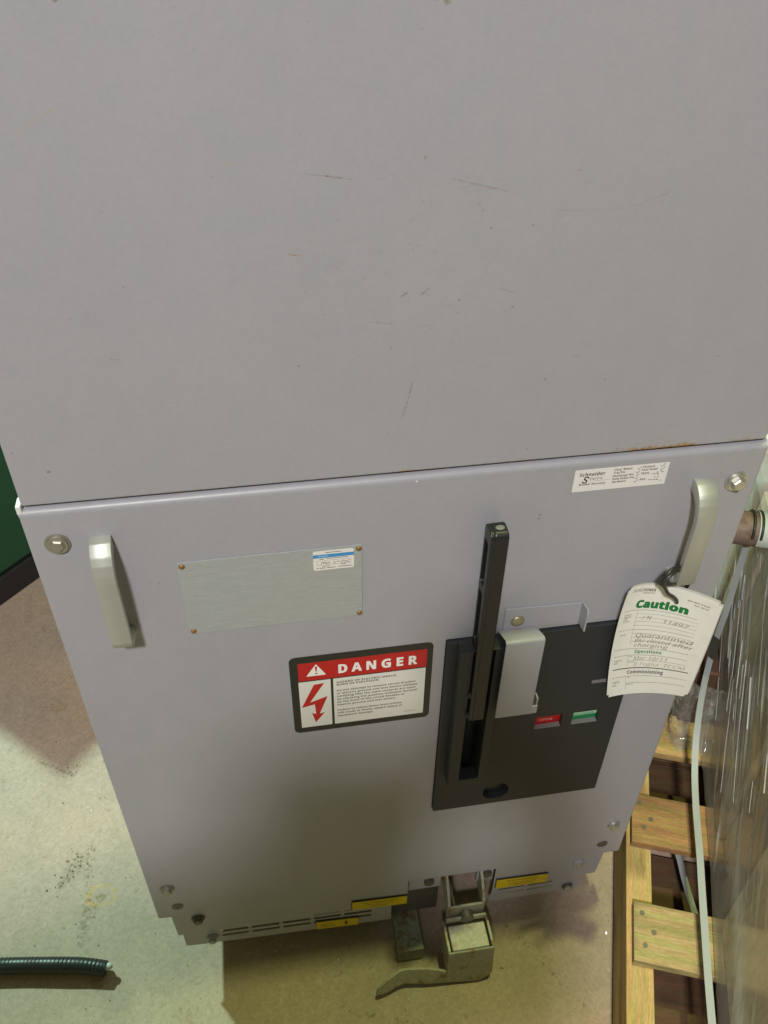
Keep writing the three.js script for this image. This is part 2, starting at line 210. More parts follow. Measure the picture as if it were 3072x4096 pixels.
// bolts: washer and hexagon head, seen on the face
function bolt(x, y, z, r, mat, turn = 0.2, opts = {}) {
  const h = opts.h ?? 0.0065, ring = new THREE.CylinderGeometry(r * 1.55, r * 1.55, 0.0018, 28), ring2 = new THREE.CylinderGeometry(r * 1.28, r * 1.32, 0.0024, 24);
  ring.rotateX(Math.PI / 2); ring.translate(0, 0, 0.0011); ring2.rotateX(Math.PI / 2); ring2.translate(0, 0, 0.0032);
  const pr = [[0, h], [r * 0.80, h], [r * 0.98, h - r * 0.16], [r * 1.0, 0.0042], [0, 0.0042]].map(([a, b]) => new THREE.Vector2(a, b - 0.0042));
  const hex = new THREE.LatheGeometry(pr.reverse(), 6).toNonIndexed(); hex.rotateX(Math.PI / 2); hex.rotateZ(turn); hex.translate(0, 0, 0.0042); hex.computeVertexNormals();
  const b = new THREE.Group(); b.name = 'bolt'; b.position.set(x, y, z); truck.add(b);
  part('washer', [ring, ring2], opts.washer || mat, b); part('bolt_head', hex, mat, b); return b;
}
bolt(...lift(0.0248, 0.9213, 0.004), 0, 0.0074, zincDull, 0.3); bolt(...lift(0.699, 0.9171, 0.004), 0, 0.0078, zinc, 0.15, { h: 0.0095 });
bolt(...lift(0.0239, 0.2502, 0.005), 0, 0.0066, zincDull, 0.5, { h: 0.0085 }); bolt(...lift(0.055, 0.1483, 0.005), 0, 0.0066, steelDark, 0.2, { h: 0.009 }); bolt(...lift(0.0688, 0.0813, 0.004), 0, 0.006, paintPlain, 0.1, { h: 0.010 });
bolt(...lift(0.6967, 0.2437, 0.004), 0, 0.0066, zinc, 0.2, { h: 0.008 }); bolt(...lift(0.6573, 0.1398, 0.003), 0, 0.0068, zinc, 0.1, { washer: paintPlain }); bolt(...lift(0.6489, 0.0672, 0.003), 0, 0.006, zinc, 0.4, { washer: steelDark });
for (const [x, y] of [[0.0321, 0.204], [0.6855, 0.1972]]) {     // countersunk screws
  const g = new THREE.LatheGeometry([[0, 0.0002], [0.0016, 0.0002], [0.0020, 0.0012], [0.0055, 0.0012], [0.0064, 0.0007], [0.0082, 0.0009], [0.0086, 0.0]].map(([a, b]) => new THREE.Vector2(a, b)).reverse(), 28); g.rotateX(Math.PI / 2); g.translate(x, y, 0.0002);
  part('countersunk_screw', g, steelDark, truck);
}
// pull handles: a flat bar bent twice
function pullHandle(x0, x1, yTop, yBot, zOut) {
  const t = 0.0068;
  const outer = new THREE.Shape(); const R = 0.0262;
  outer.moveTo(0.0003, yTop); outer.lineTo(zOut - R, yTop); outer.absellipse(zOut - R, yTop - 0.042, R, 0.042, Math.PI / 2, 0, true); outer.lineTo(zOut, yBot + R * 0.5); outer.absarc(zOut - R * 0.5, yBot + R * 0.5, R * 0.5, 0, -Math.PI / 2, true); outer.lineTo(0.0003, yBot);
  outer.lineTo(0.0003, yBot + t * 1.3); outer.lineTo(zOut - t - 0.004, yBot + t * 1.1); outer.absarc(zOut - t - 0.004, yBot + t * 1.1 + 0.004, 0.004, -Math.PI / 2, 0, false); outer.lineTo(zOut - t, yTop - 0.046); outer.absellipse(zOut - t - 0.0195, yTop - 0.046, 0.0195, 0.0312, 0, Math.PI / 2 * 0.97, false); outer.lineTo(0.0003, yTop - 0.0145); outer.closePath();
  const g = new THREE.ExtrudeGeometry(outer, { depth: x1 - x0 - 0.0016, bevelEnabled: true, bevelSize: 0.0008, bevelThickness: 0.0008, bevelOffset: -0.0008, bevelSegments: 2, curveSegments: 14 });
  g.rotateY(-Math.PI / 2); g.translate(x1 - 0.0008, 0, 0);      // shape x -> +z, extrusion -> -x
  part('pull_handle', toCreasedNormals(g, 0.6), alu, truck, x0 < 0.3 ? 'satin metal pull handle with nothing tied to it' : 'satin metal pull handle with the paper tag tied to its foot');
}
pullHandle(0.0552, 0.0748, 0.9295, 0.797, 0.0285); pullHandle(0.6475, 0.6680, 0.9290, 0.795, 0.0285);

// blank nameplate with rivets and a small service sticker
{
  const n = noise2(61, 256), brush = dataTex(1024, 512, (i, j, o) => { const v = 182 + 16 * (n(i / 60, j / 1.5) - 0.5) + 14 * (n(i / 18 + 40, j / 1.2) - 0.5); const s = n(i / 3, j / 3) > 0.985 ? -20 : 0; o[0] = v + s - 2; o[1] = v + s + 2; o[2] = v + s + 5; }, true);
  const g = slab(roundRect(0.1272, 0.3085, 0.7838, 0.8858, 0.0016), 0.0003, 0.0013, 0.0003); planarUV(g, 0.1272, 0.3085, 0.7838, 0.8858);
  const np = part('nameplate', g, std({ map: brush, roughness: 0.5, metalness: 0.35 }), truck, 'blank brushed metal nameplate with four rusty rivets');
  for (const [x, y] of [[0.1322, 0.8804], [0.1316, 0.788], [0.3052, 0.8809], [0.3052, 0.788]]) { const q = new THREE.SphereGeometry(0.0031, 14, 8, 0, 6.3, 0, 1.4); q.rotateX(Math.PI / 2); q.scale(1, 1, 0.7); q.translate(x, y, 0.0012); part('rivet', q, std({ color: lin(0.30, 0.16, 0.06), roughness: 0.45, metalness: 0.5 }), np); }
  const st = tex(canvas(820, 520, (x, w, h) => {
    x.fillStyle = '#e6e2e0'; x.fillRect(0, 0, w, h); x.fillStyle = '#3f90cc'; x.fillRect(0, 96, w, 92);
    x.fillStyle = '#8fc2e6'; for (const [u, w] of [[106, 34], [150, 26], [186, 30], [226, 22], [256, 30]]) x.fillRect(u, 124, w, 36);
    x.fillStyle = '#5c5654'; x.fillRect(250, 42, 320, 16); x.fillRect(130, 214, 90, 16); x.fillRect(256, 206, 450, 14); x.fillRect(170, 412, 160, 14); x.fillRect(560, 396, 90, 14); x.fillRect(60, 456, 46, 20); x.fillRect(124, 456, 116, 18); x.fillRect(268, 456, 174, 18); x.fillRect(500, 452, 280, 18);
    x.strokeStyle = '#6a6462'; x.lineWidth = 6; x.strokeRect(76, 262, 676, 118); x.beginPath(); x.moveTo(410, 262); x.lineTo(410, 380); x.stroke();
    x.strokeStyle = '#2c2828'; x.lineWidth = 9; x.lineJoin = 'round';
    const pl = (...p) => { x.beginPath(); p.forEach(([a, b], i) => (i ? x.lineTo(a, b) : x.moveTo(a, b))); x.stroke(); };
    pl([160, 372], [168, 310], [196, 300], [208, 350], [222, 300], [244, 306], [254, 364]); pl([272, 306], [270, 360], [300, 330], [322, 304], [318, 362]);
    pl([422, 372], [438, 320], [470, 330], [500, 308], [540, 330], [572, 312]); pl([560, 372], [612, 282]); x.beginPath(); x.arc(640, 340, 26, 0, 6.3); x.stroke(); pl([728, 296], [690, 316], [682, 356], [708, 372], [736, 352]);
  }));
  part('service_sticker', planarUV(slab(roundRect(0.2594, 0.3003, 0.8566, 0.8826, 0.002), 0.0014, 0.0016, 0), 0.2594, 0.3003, 0.8566, 0.8826), std({ map: st, roughness: 0.4 }), np, 'small white sticker with a blue band and handwriting');
}
// DANGER label
{
  const X0 = 0.2258, X1 = 0.3895, Y0 = 0.5880, Y1 = 0.7258, W = 1600, H = Math.round(W * (Y1 - Y0) / (X1 - X0)), S = W / (X1 - X0);
  const m = tex(canvas(W, H, (x) => {
    const X = (a) => (a - X0) * S, Y = (b) => (Y1 - b) * S, rect = (a, b, c, d, col) => { x.fillStyle = col; x.fillRect(X(a), Y(d), (b - a) * S, (d - c) * S); };
    x.fillStyle = '#232322'; x.fillRect(0, 0, W, H);
    rect(0.2352, 0.3826, 0.6842, 0.7148, '#b8181c'); rect(0.2346, 0.2713, 0.5974, 0.6825, '#dedcd8'); rect(0.2742, 0.3820, 0.5974, 0.6825, '#dedcd8');
    // warning triangle
    x.fillStyle = '#ecebe8'; x.strokeStyle = '#ecebe8'; x.lineJoin = 'round'; x.lineWidth = 14; x.beginPath(); x.moveTo(X(0.2556), Y(0.7100)); x.lineTo(X(0.2655), Y(0.6922)); x.lineTo(X(0.2452), Y(0.6922)); x.closePath(); x.fill(); x.stroke();
    x.fillStyle = '#b8181c'; x.beginPath(); x.moveTo(X(0.2543), Y(0.7072)); x.lineTo(X(0.2569), Y(0.7072)); x.lineTo(X(0.2561), Y(0.6982)); x.lineTo(X(0.2550), Y(0.6982)); x.fill(); x.beginPath(); x.arc(X(0.2556), Y(0.6952), 13, 0, 6.3); x.fill();
    // the word
    x.fillStyle = '#efeeec'; x.strokeStyle = '#efeeec'; x.lineWidth = 9; x.font = 'bold 196px sans-serif'; x.textBaseline = 'alphabetic';
    let cx = X(0.2795); const total = X(0.3712) - cx, word = 'DANGER', ws = [...word].map((c) => x.measureText(c).width), gap = (total - ws.reduce((a, b) => a + b, 0) * 0.86) / 5;
    [...word].forEach((c, i) => { x.save(); x.translate(cx, Y(0.6912)); x.scale(0.86, 1); x.fillText(c, 0, 0); x.strokeText(c, 0, 0); x.restore(); cx += ws[i] * 0.86 + gap; });
    // lightning arrow, traced in label coordinates
    const bolt = [[405, 470], [290, 492], [158, 748], [302, 707], [318, 810], [272, 805], [315, 905], [415, 792], [357, 808], [443, 615], [250, 688]];
    const cd = crop(1150, 2560, 1750, 1659); x.fillStyle = '#b8181c'; x.beginPath(); bolt.forEach(([a, b], i) => { const q = onZ(...cd(a, b)); i ? x.lineTo(X(q.x), Y(q.y)) : x.moveTo(X(q.x), Y(q.y)); }); x.fill();
    x.fillStyle = '#1d1c1b';
    const line = (s, y, px, wd, b) => { x.font = `${b ? 'bold ' : 'bold '}${px}px sans-serif`; const k = wd * S / x.measureText(s).width; x.save(); x.translate(X(0.2778), Y(y)); x.scale(k, 1); x.fillText(s, 0, 0); x.restore(); };
    line('HAZARD OF ELECTRIC SHOCK,', 0.6735, 42, 0.0708, 1); line('BURN OR EXPLOSION', 0.6690, 42, 0.0493, 1);
    const T = ['Do not attempt to remove circuit breaker', 'or electric ground and test device without', 'verifying that the main contacts are open', 'by checking the position indicator located', 'on the front of the circuit breaker or', 'electric ground and test device.'], L = [0.0932, 0.0955, 0.0935, 0.0950, 0.0808, 0.0705];
    T.forEach((s, i) => line(s, 0.6585 - i * 0.00535, 43, L[i])); ['Failure to follow these instructions', 'will result in death, severe injury or', 'equipment damage.'].forEach((s, i) => line(s, 0.6215 - i * 0.0053, 43, [0.0775, 0.0785, 0.0435][i]));
    x.font = '24px sans-serif'; x.fillText('44068-405-01', X(0.3580), Y(0.6035));
  }));
  part('danger_label', planarUV(slab(roundRect(X0, X1, Y0, Y1, 0.0075), 0.0003, 0.0006, 0), X0, X1, Y0, Y1), std({ map: m, roughness: 0.38 }), truck, 'red, white and black DANGER label warning of electric shock');
}
// warranty sticker
{
  const X0 = 0.5190, X1 = 0.6164, Y0 = 0.9262, Y1 = 0.9536, W = 1460, H = 410;
  const m = tex(canvas(W, H, (x) => {
    x.fillStyle = '#e4e0e2'; x.fillRect(0, 0, W, H); x.fillStyle = '#1e1c1e';
    const t = (s, px, a, b, wd, bold) => { x.font = `${bold ? 'bold ' : ''}${px}px sans-serif`; const k = wd / x.measureText(s).width; x.save(); x.translate(a, b); x.scale(k, 1); x.fillText(s, 0, 0); x.restore(); };
    t('Schneider', 92, 74, 128, 400, 1); t('Electric', 68, 246, 204, 205);
    x.strokeStyle = '#1e1c1e'; x.lineWidth = 20; x.lineCap = 'round'; x.beginPath(); x.arc(196, 174, 32, 2.6, 6.0); x.stroke(); x.beginPath(); x.arc(172, 218, 32, -0.5, 2.9); x.stroke(); x.beginPath(); x.moveTo(166, 176); x.lineTo(204, 216); x.stroke();
    x.lineWidth = 5; x.strokeStyle = '#8a8688'; x.beginPath(); x.moveTo(250, 226); x.lineTo(560, 226); x.stroke();
    t('Breaker Warranty', 52, 92, 296, 410, 1); t("Chrg' Motor", 54, 600, 72, 290, 1); t('Trip Pin', 54, 604, 130, 180, 1); t('Discharge Pin', 54, 598, 190, 330, 1); t('Hold Down Pin', 54, 600, 246, 350, 1); t('Hardware', 54, 602, 300, 226, 1);
    t('Clusters', 54, 1040, 68, 196, 1); t('Foot Pedal', 54, 1036, 124, 252, 1); t('TECH:', 54, 1040, 192, 138, 1); t('Date:', 54, 1040, 300, 100, 1);
    x.strokeStyle = '#2c2a2c'; x.lineWidth = 8; const pl = (...p) => { x.beginPath(); p.forEach(([a, b], i) => (i ? x.lineTo(a, b) : x.moveTo(a, b))); x.stroke(); };
    pl([975, 70], [990, 84], [1024, 44]); pl([960, 140], [978, 152], [1008, 112]); pl([972, 196], [986, 208], [1012, 168]); pl([966, 250], [980, 262], [1000, 236]); pl([958, 312], [976, 326], [1012, 282]);
    pl([1330, 60], [1350, 70], [1396, 18]); pl([1336, 118], [1356, 128], [1402, 76]); pl([1216, 196], [1330, 200]); pl([1300, 158], [1304, 192]); pl([1352, 134], [1360, 176], [1400, 170]); pl([1180, 302], [1330, 312]); pl([1278, 240], [1272, 276]); pl([1320, 226], [1332, 262], [1316, 272]); pl([1312, 300], [1340, 320]);
    x.beginPath(); x.arc(1384, 336, 9, 0, 6.3); x.fill();
  }));
  part('warranty_sticker', planarUV(slab(roundRect(X0, X1, Y0, Y1, 0.0006), 0.0003, 0.0005, 0), X0, X1, Y0, Y1), std({ map: m, roughness: 0.45 }), truck, 'white paper warranty sticker with ticked list near the top edge');
}
// ---- black operating panel
const op = new THREE.Group(); op.name = 'operating_panel'; truck.add(op); op.userData.label = 'matt black plastic operating panel let into the front plate';
{
  const ZF = 0.0055, X0 = 0.4044, X1 = 0.6404, Y0 = 0.3742, Y1 = 0.7252;
  const s = roundRect(X0, X1, Y0, Y1, 0.0022);
  const win = (x0, x1, y0, y1, r = 0.0006) => { const p = new THREE.Path(); roundRect(x0, x1, y0, y1, r, p); s.holes.push(p); };
  win(0.529, 0.5645, 0.5375, 0.5618); win(0.5785, 0.6135, 0.5375, 0.5618); win(0.5922, 0.620, 0.6178, 0.6245);
  win(0.4305, 0.4555, 0.4515, 0.724, 0.001);
  const disc = new THREE.Path(); disc.absarc(0.4915, 0.4035, 0.0185, 0, 6.2832, true); s.holes.push(disc);
  part('face', slab(s, -0.012, ZF, 0.0009), blackPlastic, op);
  part('backing', [box(X0 + 0.002, X1 - 0.002, Y0 + 0.002, Y1 - 0.002, -0.026, -0.0225)], blackPlastic, op);
  // raised guide with the long slot
  const g = poly([[0.4160, 0.4605], [0.4670, 0.4605], [0.4670, 0.7275], [0.4160, 0.7275]]), gp = new THREE.Path(); roundRect(0.4303, 0.4557, 0.4725, 0.7265, 0.001, gp); g.holes.push(gp);
  part('lever_guide', slab(g, ZF - 0.001, 0.0235, 0.0008), blackPlastic, op);
  // push button in its round pocket
  const bt = new THREE.LatheGeometry([[0, -0.003], [0.0125, -0.003], [0.0142, -0.0045], [0.0146, -0.013], [0.0184, -0.013], [0.0184, -0.004]].map(([a, b]) => new THREE.Vector2(a, b)).reverse(), 40); bt.rotateX(Math.PI / 2); bt.translate(0.4915, 0.4035, 0);
  part('push_button', bt, blackGloss, op);
  // indicator windows: coloured flag behind a pale sill
  const sill = std({ color: lin(0.20, 0.18, 0.185), roughness: 0.5 });
  const flag = (word, bg, fg, mode) => tex(canvas(700, 320, (x, w, h) => { x.fillStyle = bg; x.fillRect(0, 0, w, h); if (mode) { x.fillStyle = '#a8ccb2'; x.fillRect(0, 0, w, 148); x.fillStyle = bg; x.font = 'bold 96px sans-serif'; x.textAlign = 'center'; x.save(); x.translate(w / 2, 130); x.scale(0.94, 1); x.fillText(word, 0, 0); x.restore(); } else { x.fillStyle = fg; x.font = '120px sans-serif'; x.textAlign = 'center'; x.save(); x.translate(w * 0.47, 196); x.scale(1.16, 1); x.fillText(word, 0, 0); x.restore(); } }));
  for (const [x0, x1, word, bg, fg, mode] of [[0.529, 0.5645, 'OPEN', '#b20d10', '#e6b6ae', 0], [0.5785, 0.6135, 'DISCHARGED', '#13804a', '#9cc4a8', 1]]) {
    part('indicator_flag', planarUV(box(x0 - 0.001, x1 + 0.001, 0.5372, 0.5628, -0.0045, -0.0018, 0.0002), x0, x1, 0.5376, 0.5530), std({ map: flag(word, bg, fg, mode), roughness: 0.45 }), op, mode ? 'green indicator flag reading DISCHARGED' : 'red indicator flag reading OPEN');
    part('window_sill', box(x0 + 0.0003, x1 - 0.0003, 0.5366, 0.5382, -0.0016, 0.0050, 0.0003), sill, op);
  }
  part('window_sill', box(0.5924, 0.6198, 0.6180, 0.6192, -0.004, 0.0050, 0.0003), sill, op); part('counter_window', box(0.5915, 0.621, 0.6176, 0.625, -0.0085, -0.0045, 0.0003), blackPlastic, op);
}
// charging lever: a black channel with a hollow side
{
  const lv = new THREE.Group(); lv.name = 'charging_lever'; truck.add(lv); lv.userData.label = 'long black charging lever standing up out of its slot';
  const X0 = 0.4315, X1 = 0.4502, Y0 = 0.6085, Y1 = 0.9075, Z0 = 0.0072, Z1 = 0.0305;
  // side outline in (z, y)
  const s = new THREE.Shape(); s.moveTo(Z0, Y0 + 0.004); s.lineTo(Z1 - 0.001, Y0); s.lineTo(Z1, Y1 - 0.008); s.absarc(Z1 - 0.007, Y1 - 0.008, 0.007, 0, Math.PI / 2); s.lineTo(Z0 + 0.007, Y1 - 0.001); s.absarc(Z0 + 0.007, Y1 - 0.008, 0.007, Math.PI / 2, Math.PI); s.closePath();
  const mk = (sh, xa, xb, bv) => { const q = new THREE.ExtrudeGeometry(sh, { depth: xb - xa - 2 * bv, bevelEnabled: true, bevelSize: bv, bevelThickness: bv, bevelOffset: -bv, bevelSegments: 3, curveSegments: 12 }); q.rotateY(-Math.PI / 2); q.translate(xb - bv, 0, 0); return q; };
  part('lever_core', mk(s, X0 + 0.004, X1, 0.0016), blackGloss, lv);
  // left cheek: two long windows leave a frame
  const f = new THREE.Shape(); f.moveTo(Z0 + 0.0002, Y0 + 0.0042); f.lineTo(Z1 - 0.0012, Y0 + 0.0004); f.lineTo(Z1 - 0.0002, Y1 - 0.008); f.absarc(Z1 - 0.0072, Y1 - 0.0082, 0.007, 0, Math.PI / 2); f.lineTo(Z0 + 0.0072, Y1 - 0.0012); f.absarc(Z0 + 0.0072, Y1 - 0.0082, 0.007, Math.PI / 2, Math.PI); f.closePath();
  for (const [a, b] of [[0.827, 0.888], [0.739, 0.817], [0.655, 0.728]]) { const p = new THREE.Path(); roundRect(Z0 + 0.003, Z1 - 0.008, a, b, 0.0045, p); f.holes.push(p); }
  part('lever_cheek', mk(f, X0, X0 + 0.0045, 0.0009), blackGloss, lv);
  for (const y of [0.6165, 0.6545]) part('lever_lug', box(X0 - 0.0035, X0 + 0.001, y - 0.0035, y + 0.0035, 0.022, 0.029, 0.0018), blackPlastic, lv);
  const tip = new THREE.SphereGeometry(0.006, 18, 10); tip.scale(0.8, 0.2, 0.62); tip.translate(0.4428, Y1 - 0.0006, 0.0200); part('lever_tip', tip, std({ color: lin(0.16, 0.16, 0.155), roughness: 0.6 }), lv, 'worn pale tip of the lever');
}
// bent bracket with lock cover
{
  const br = new THREE.Group(); br.name = 'lock_bracket'; truck.add(br); br.userData.label = 'bent grey sheet metal bracket covering the close button';
  const s = poly([[0.4682, 0.7672], [0.5575, 0.7640], [0.5575, 0.7318], [0.5142, 0.7335], [0.5142, 0.7285], [0.4682, 0.7285]]);
  part('back_leaf', slab(s, 0.0003, 0.0022, 0.0005), paint, br);
  const fl = poly([[0.0004, 0.7642], [0.016, 0.7672], [0.018, 0.762], [0.018, 0.7335], [0.011, 0.7318], [0.0004, 0.7318]]); const g = new THREE.ExtrudeGeometry(fl, { depth: 0.0012, bevelEnabled: true, bevelSize: 0.0004, bevelThickness: 0.0004, bevelOffset: -0.0004, bevelSegments: 2 }); g.rotateY(-Math.PI / 2); g.translate(0.5592, 0, 0); part('side_flange', g, paint, br);
  // cover: profile in (z, y) swept along x
  const pr = new THREE.Shape(); const Z = 0.0345; pr.moveTo(0.0022, 0.7288); pr.lineTo(0.0005, 0.7288); pr.lineTo(0.0025, 0.7345); pr.lineTo(Z - 0.006, 0.7478); pr.quadraticCurveTo(Z, 0.7490, Z, 0.7440); pr.lineTo(Z, 0.6145); pr.lineTo(Z - 0.0018, 0.6145); pr.lineTo(Z - 0.0018, 0.7425); pr.quadraticCurveTo(Z - 0.002, 0.7458, Z - 0.007, 0.7455); pr.lineTo(0.0042, 0.7330); pr.closePath();
  const c = new THREE.ExtrudeGeometry(pr, { depth: 0.0436, bevelEnabled: true, bevelSize: 0.0004, bevelThickness: 0.0004, bevelOffset: -0.0004, bevelSegments: 2, curveSegments: 10 }); c.rotateY(-Math.PI / 2); c.translate(0.5062, 0, 0); part('cover_leaf', toCreasedNormals(c, 0.5), paint, br);
  part('cover_lip', [box(0.5058, 0.5132, 0.6145, 0.6285, Z - 0.0019, Z - 0.0001, 0.0006), box(0.5116, 0.5134, 0.6165, 0.6400, Z - 0.011, Z - 0.0019, 0.0006)], paint, br);
  const q = new THREE.SphereGeometry(0.0076, 24, 10, 0, 6.3, 0, Math.PI / 2); q.rotateX(Math.PI / 2); q.scale(1, 1, 0.42); q.translate(...lift(0.4848, 0.7440, 0.002), 0.0024); const w = new THREE.CylinderGeometry(0.0082, 0.0082, 0.0008, 28); w.rotateX(Math.PI / 2); w.translate(...lift(0.4848, 0.7440, 0.002), 0.0026);
  part('screw', [q, w], zincGold, br);
}
// ---- yellow instruction labels near the foot
{
  const lab = (x0, x1, y0, y1, slope, draw, label) => {
    const g = slab(poly([[x0, y0], [x1, y0 + slope * (x1 - x0)], [x1, y1 + slope * (x1 - x0)], [x0, y1]]), 0.0022, 0.0030, 0.0002);
    const p = g.attributes.position, uv = new Float32Array(p.count * 2); for (let i = 0; i < p.count; i++) { const u = (p.getX(i) - x0) / (x1 - x0); uv[2 * i] = u; uv[2 * i + 1] = (p.getY(i) - slope * (p.getX(i) - x0) - y0) / (y1 - y0); } g.setAttribute('uv', new THREE.BufferAttribute(uv, 2));
    part('instruction_label', g, std({ map: tex(canvas(1024, 256, (x, w, h) => { x.fillStyle = '#d6b914'; x.fillRect(0, 0, w, h); x.fillStyle = '#3a2c08'; draw(x, w, h); })), roughness: 0.45 }), truck, label);
    part('label_gap_shade', slab(poly([[x0 - 0.0006, y0 - 0.0004], [x1 + 0.0004, y0 - 0.0004 + slope * (x1 - x0)], [x1 + 0.0004, y1 + 0.0022 + slope * (x1 - x0)], [x0 - 0.0006, y1 + 0.0022]]), 0.0002, 0.0021, 0.0003), blackPlastic, truck);  // black strip put in for the shaded gap above the label
  };
  const words = (x, rows) => { const r = rng(77); for (const [x0, x1, y, hh] of rows) { let a = x0; while (a < x1) { const w = 30 + 70 * r(); x.globalAlpha = 0.6 + 0.35 * r(); for (let k = a; k < Math.min(a + w, x1); k += 9) x.fillRect(k, y, 5, hh * (0.7 + 0.3 * r())); a += w + 16; } } x.globalAlpha = 1; };
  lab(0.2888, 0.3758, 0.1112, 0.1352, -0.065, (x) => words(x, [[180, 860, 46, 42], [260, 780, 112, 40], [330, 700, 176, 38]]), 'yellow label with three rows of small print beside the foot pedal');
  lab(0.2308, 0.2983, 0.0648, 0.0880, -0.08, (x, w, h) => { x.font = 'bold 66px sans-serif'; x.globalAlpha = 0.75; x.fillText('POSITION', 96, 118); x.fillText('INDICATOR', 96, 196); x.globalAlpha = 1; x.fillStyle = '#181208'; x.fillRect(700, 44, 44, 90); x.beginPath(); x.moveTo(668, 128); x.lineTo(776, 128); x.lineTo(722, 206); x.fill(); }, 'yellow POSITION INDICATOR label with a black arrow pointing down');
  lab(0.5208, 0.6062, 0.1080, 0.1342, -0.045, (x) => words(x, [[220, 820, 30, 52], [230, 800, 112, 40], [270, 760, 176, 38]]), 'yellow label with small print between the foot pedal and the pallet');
}
// ---- interlock: mounting bar, clevis, pedal box and foot pedal
{
  const il = new THREE.Group(); il.name = 'interlock_pedal'; truck.add(il); il.userData.label = 'rusty worn steel interlock clevis with a foot pedal bent to one side';
  part('mounting_bar', [box(0.3790, 0.430, 0.132, 0.1745, -0.012, -0.0042), box(0.4885, 0.5155, 0.128, 0.1720, -0.012, -0.0042), box(0.430, 0.4885, 0.148, 0.1735, -0.020, -0.014)], paintPlain, il);
  for (const [x, y] of [[0.4107, 0.1555], [0.5036, 0.153]]) { const g = new THREE.CylinderGeometry(0.0086, 0.0086, 0.005, 6); g.rotateX(Math.PI / 2); g.translate(x, y, -0.0015); part('bolt', g, steelDark, il); }
  part('rear_housing', [box(0.356, 0.43, 0.045, 0.118, -0.09, -0.012), box(0.432, 0.487, 0.05, 0.13, -0.11, -0.06)], steelDark, il);
  // clevis: two cheeks and a web
  const cheek = (x) => { const s = poly([[-0.022, 0.171], [-0.002, 0.1685], [0.008, 0.160], [0.018, 0.146], [0.0285, 0.128], [0.0285, 0.112], [0.026, 0.098], [-0.022, 0.128]]); const g = new THREE.ExtrudeGeometry(s, { depth: 0.0032, bevelEnabled: true, bevelSize: 0.0007, bevelThickness: 0.0007, bevelOffset: -0.0007, bevelSegments: 2 }); g.rotateY(-Math.PI / 2); g.translate(x + 0.0025, 0, 0); return g; };
  part('clevis_cheek', cheek(0.4375), pedalSteel, il); part('clevis_cheek', cheek(0.4930), pedalSteel, il);
  part('clevis_web', [box(0.4352, 0.4953, 0.090, 0.1215, 0.0245, 0.0290, 0.0016)], pedalSteel, il);
  part('pivot_bar', box(0.4322, 0.4970, 0.0925, 0.1035, 0.0345, 0.0385, 0.0012), pedalSteel, il);
  const pv = new THREE.CylinderGeometry(0.0105, 0.0105, 0.014, 24); pv.rotateX(Math.PI / 2); pv.translate(0.4665, 0.100, 0.0335); part('pivot_bolt', pv, steelDark, il);
  part('link_rod', (() => { const q = new THREE.CylinderGeometry(0.0024, 0.0024, 0.046, 12); q.rotateX(Math.PI / 2); q.translate(0.4490, 0.1120, 0.0015); return q; })(), zincDull, il);
  // pedal box
  part('pedal_box', [box(0.4348, 0.4938, 0.030, 0.0885, 0.041, 0.0795, 0.002)], worn({ map: wornSteel([196, 192, 182], [176, 134, 88], 0.46, 41), roughness: 0.5, metalness: 0.15 }), il, 'scuffed pale top of the pedal box with rust stains');
  const side = (x0, x1) => { const s = poly([[0.030, 0.086], [0.044, 0.0935], [0.080, 0.0905], [0.0835, 0.084], [0.092, 0.016], [0.060, 0.020], [0.036, 0.05]]); const g = new THREE.ExtrudeGeometry(s, { depth: x1 - x0 - 0.0012, bevelEnabled: true, bevelSize: 0.0006, bevelThickness: 0.0006, bevelOffset: -0.0006, bevelSegments: 2 }); g.rotateY(-Math.PI / 2); g.translate(x1 - 0.0006, 0, 0); return g; };
  part('side_cheek', side(0.4275, 0.4318), pedalSteel, il); part('side_cheek', side(0.4965, 0.5005), pedalSteel, il);
  // pedal plate: sheet given by its upper and lower front edges, with thickness behind it
  const up = [[0.4990, 0.0885, 0.0840], [0.4275, 0.0895, 0.0838]], lo = [[0.4985, 0.038, 0.0915], [0.4262, 0.039, 0.0885]];
  const strip = (top, bot, th) => { const n = top.length, P = []; const q = (a, b, c, d) => P.push(...a, ...b, ...c, ...a, ...c, ...d); const bk = ([x, y, z]) => [x, y, z - th];
    for (let i = 0; i < n - 1; i++) { q(top[i], top[i + 1], bot[i + 1], bot[i]); q(bk(top[i + 1]), bk(top[i]), bk(bot[i]), bk(bot[i + 1])); q(bk(top[i]), bk(top[i + 1]), top[i + 1], top[i]); q(bot[i], bot[i + 1], bk(bot[i + 1]), bk(bot[i])); }
    q(bk(top[0]), top[0], bot[0], bk(bot[0])); q(top[n - 1], bk(top[n - 1]), bk(bot[n - 1]), bot[n - 1]);
    const g = new THREE.BufferGeometry(); g.setAttribute('position', new THREE.Float32BufferAttribute(P, 3)); const uv = []; for (let i = 0; i < P.length; i += 3) uv.push(P[i] * 8, P[i + 1] * 8); g.setAttribute('uv', new THREE.Float32BufferAttribute(uv, 2)); g.computeVertexNormals(); return g; };
  part('pedal_front', strip(up, lo, 0.003), worn({ map: wornSteel([150, 147, 134], [120, 92, 56], 0.30, 51), roughness: 0.5, metalness: 0.2 }), il);
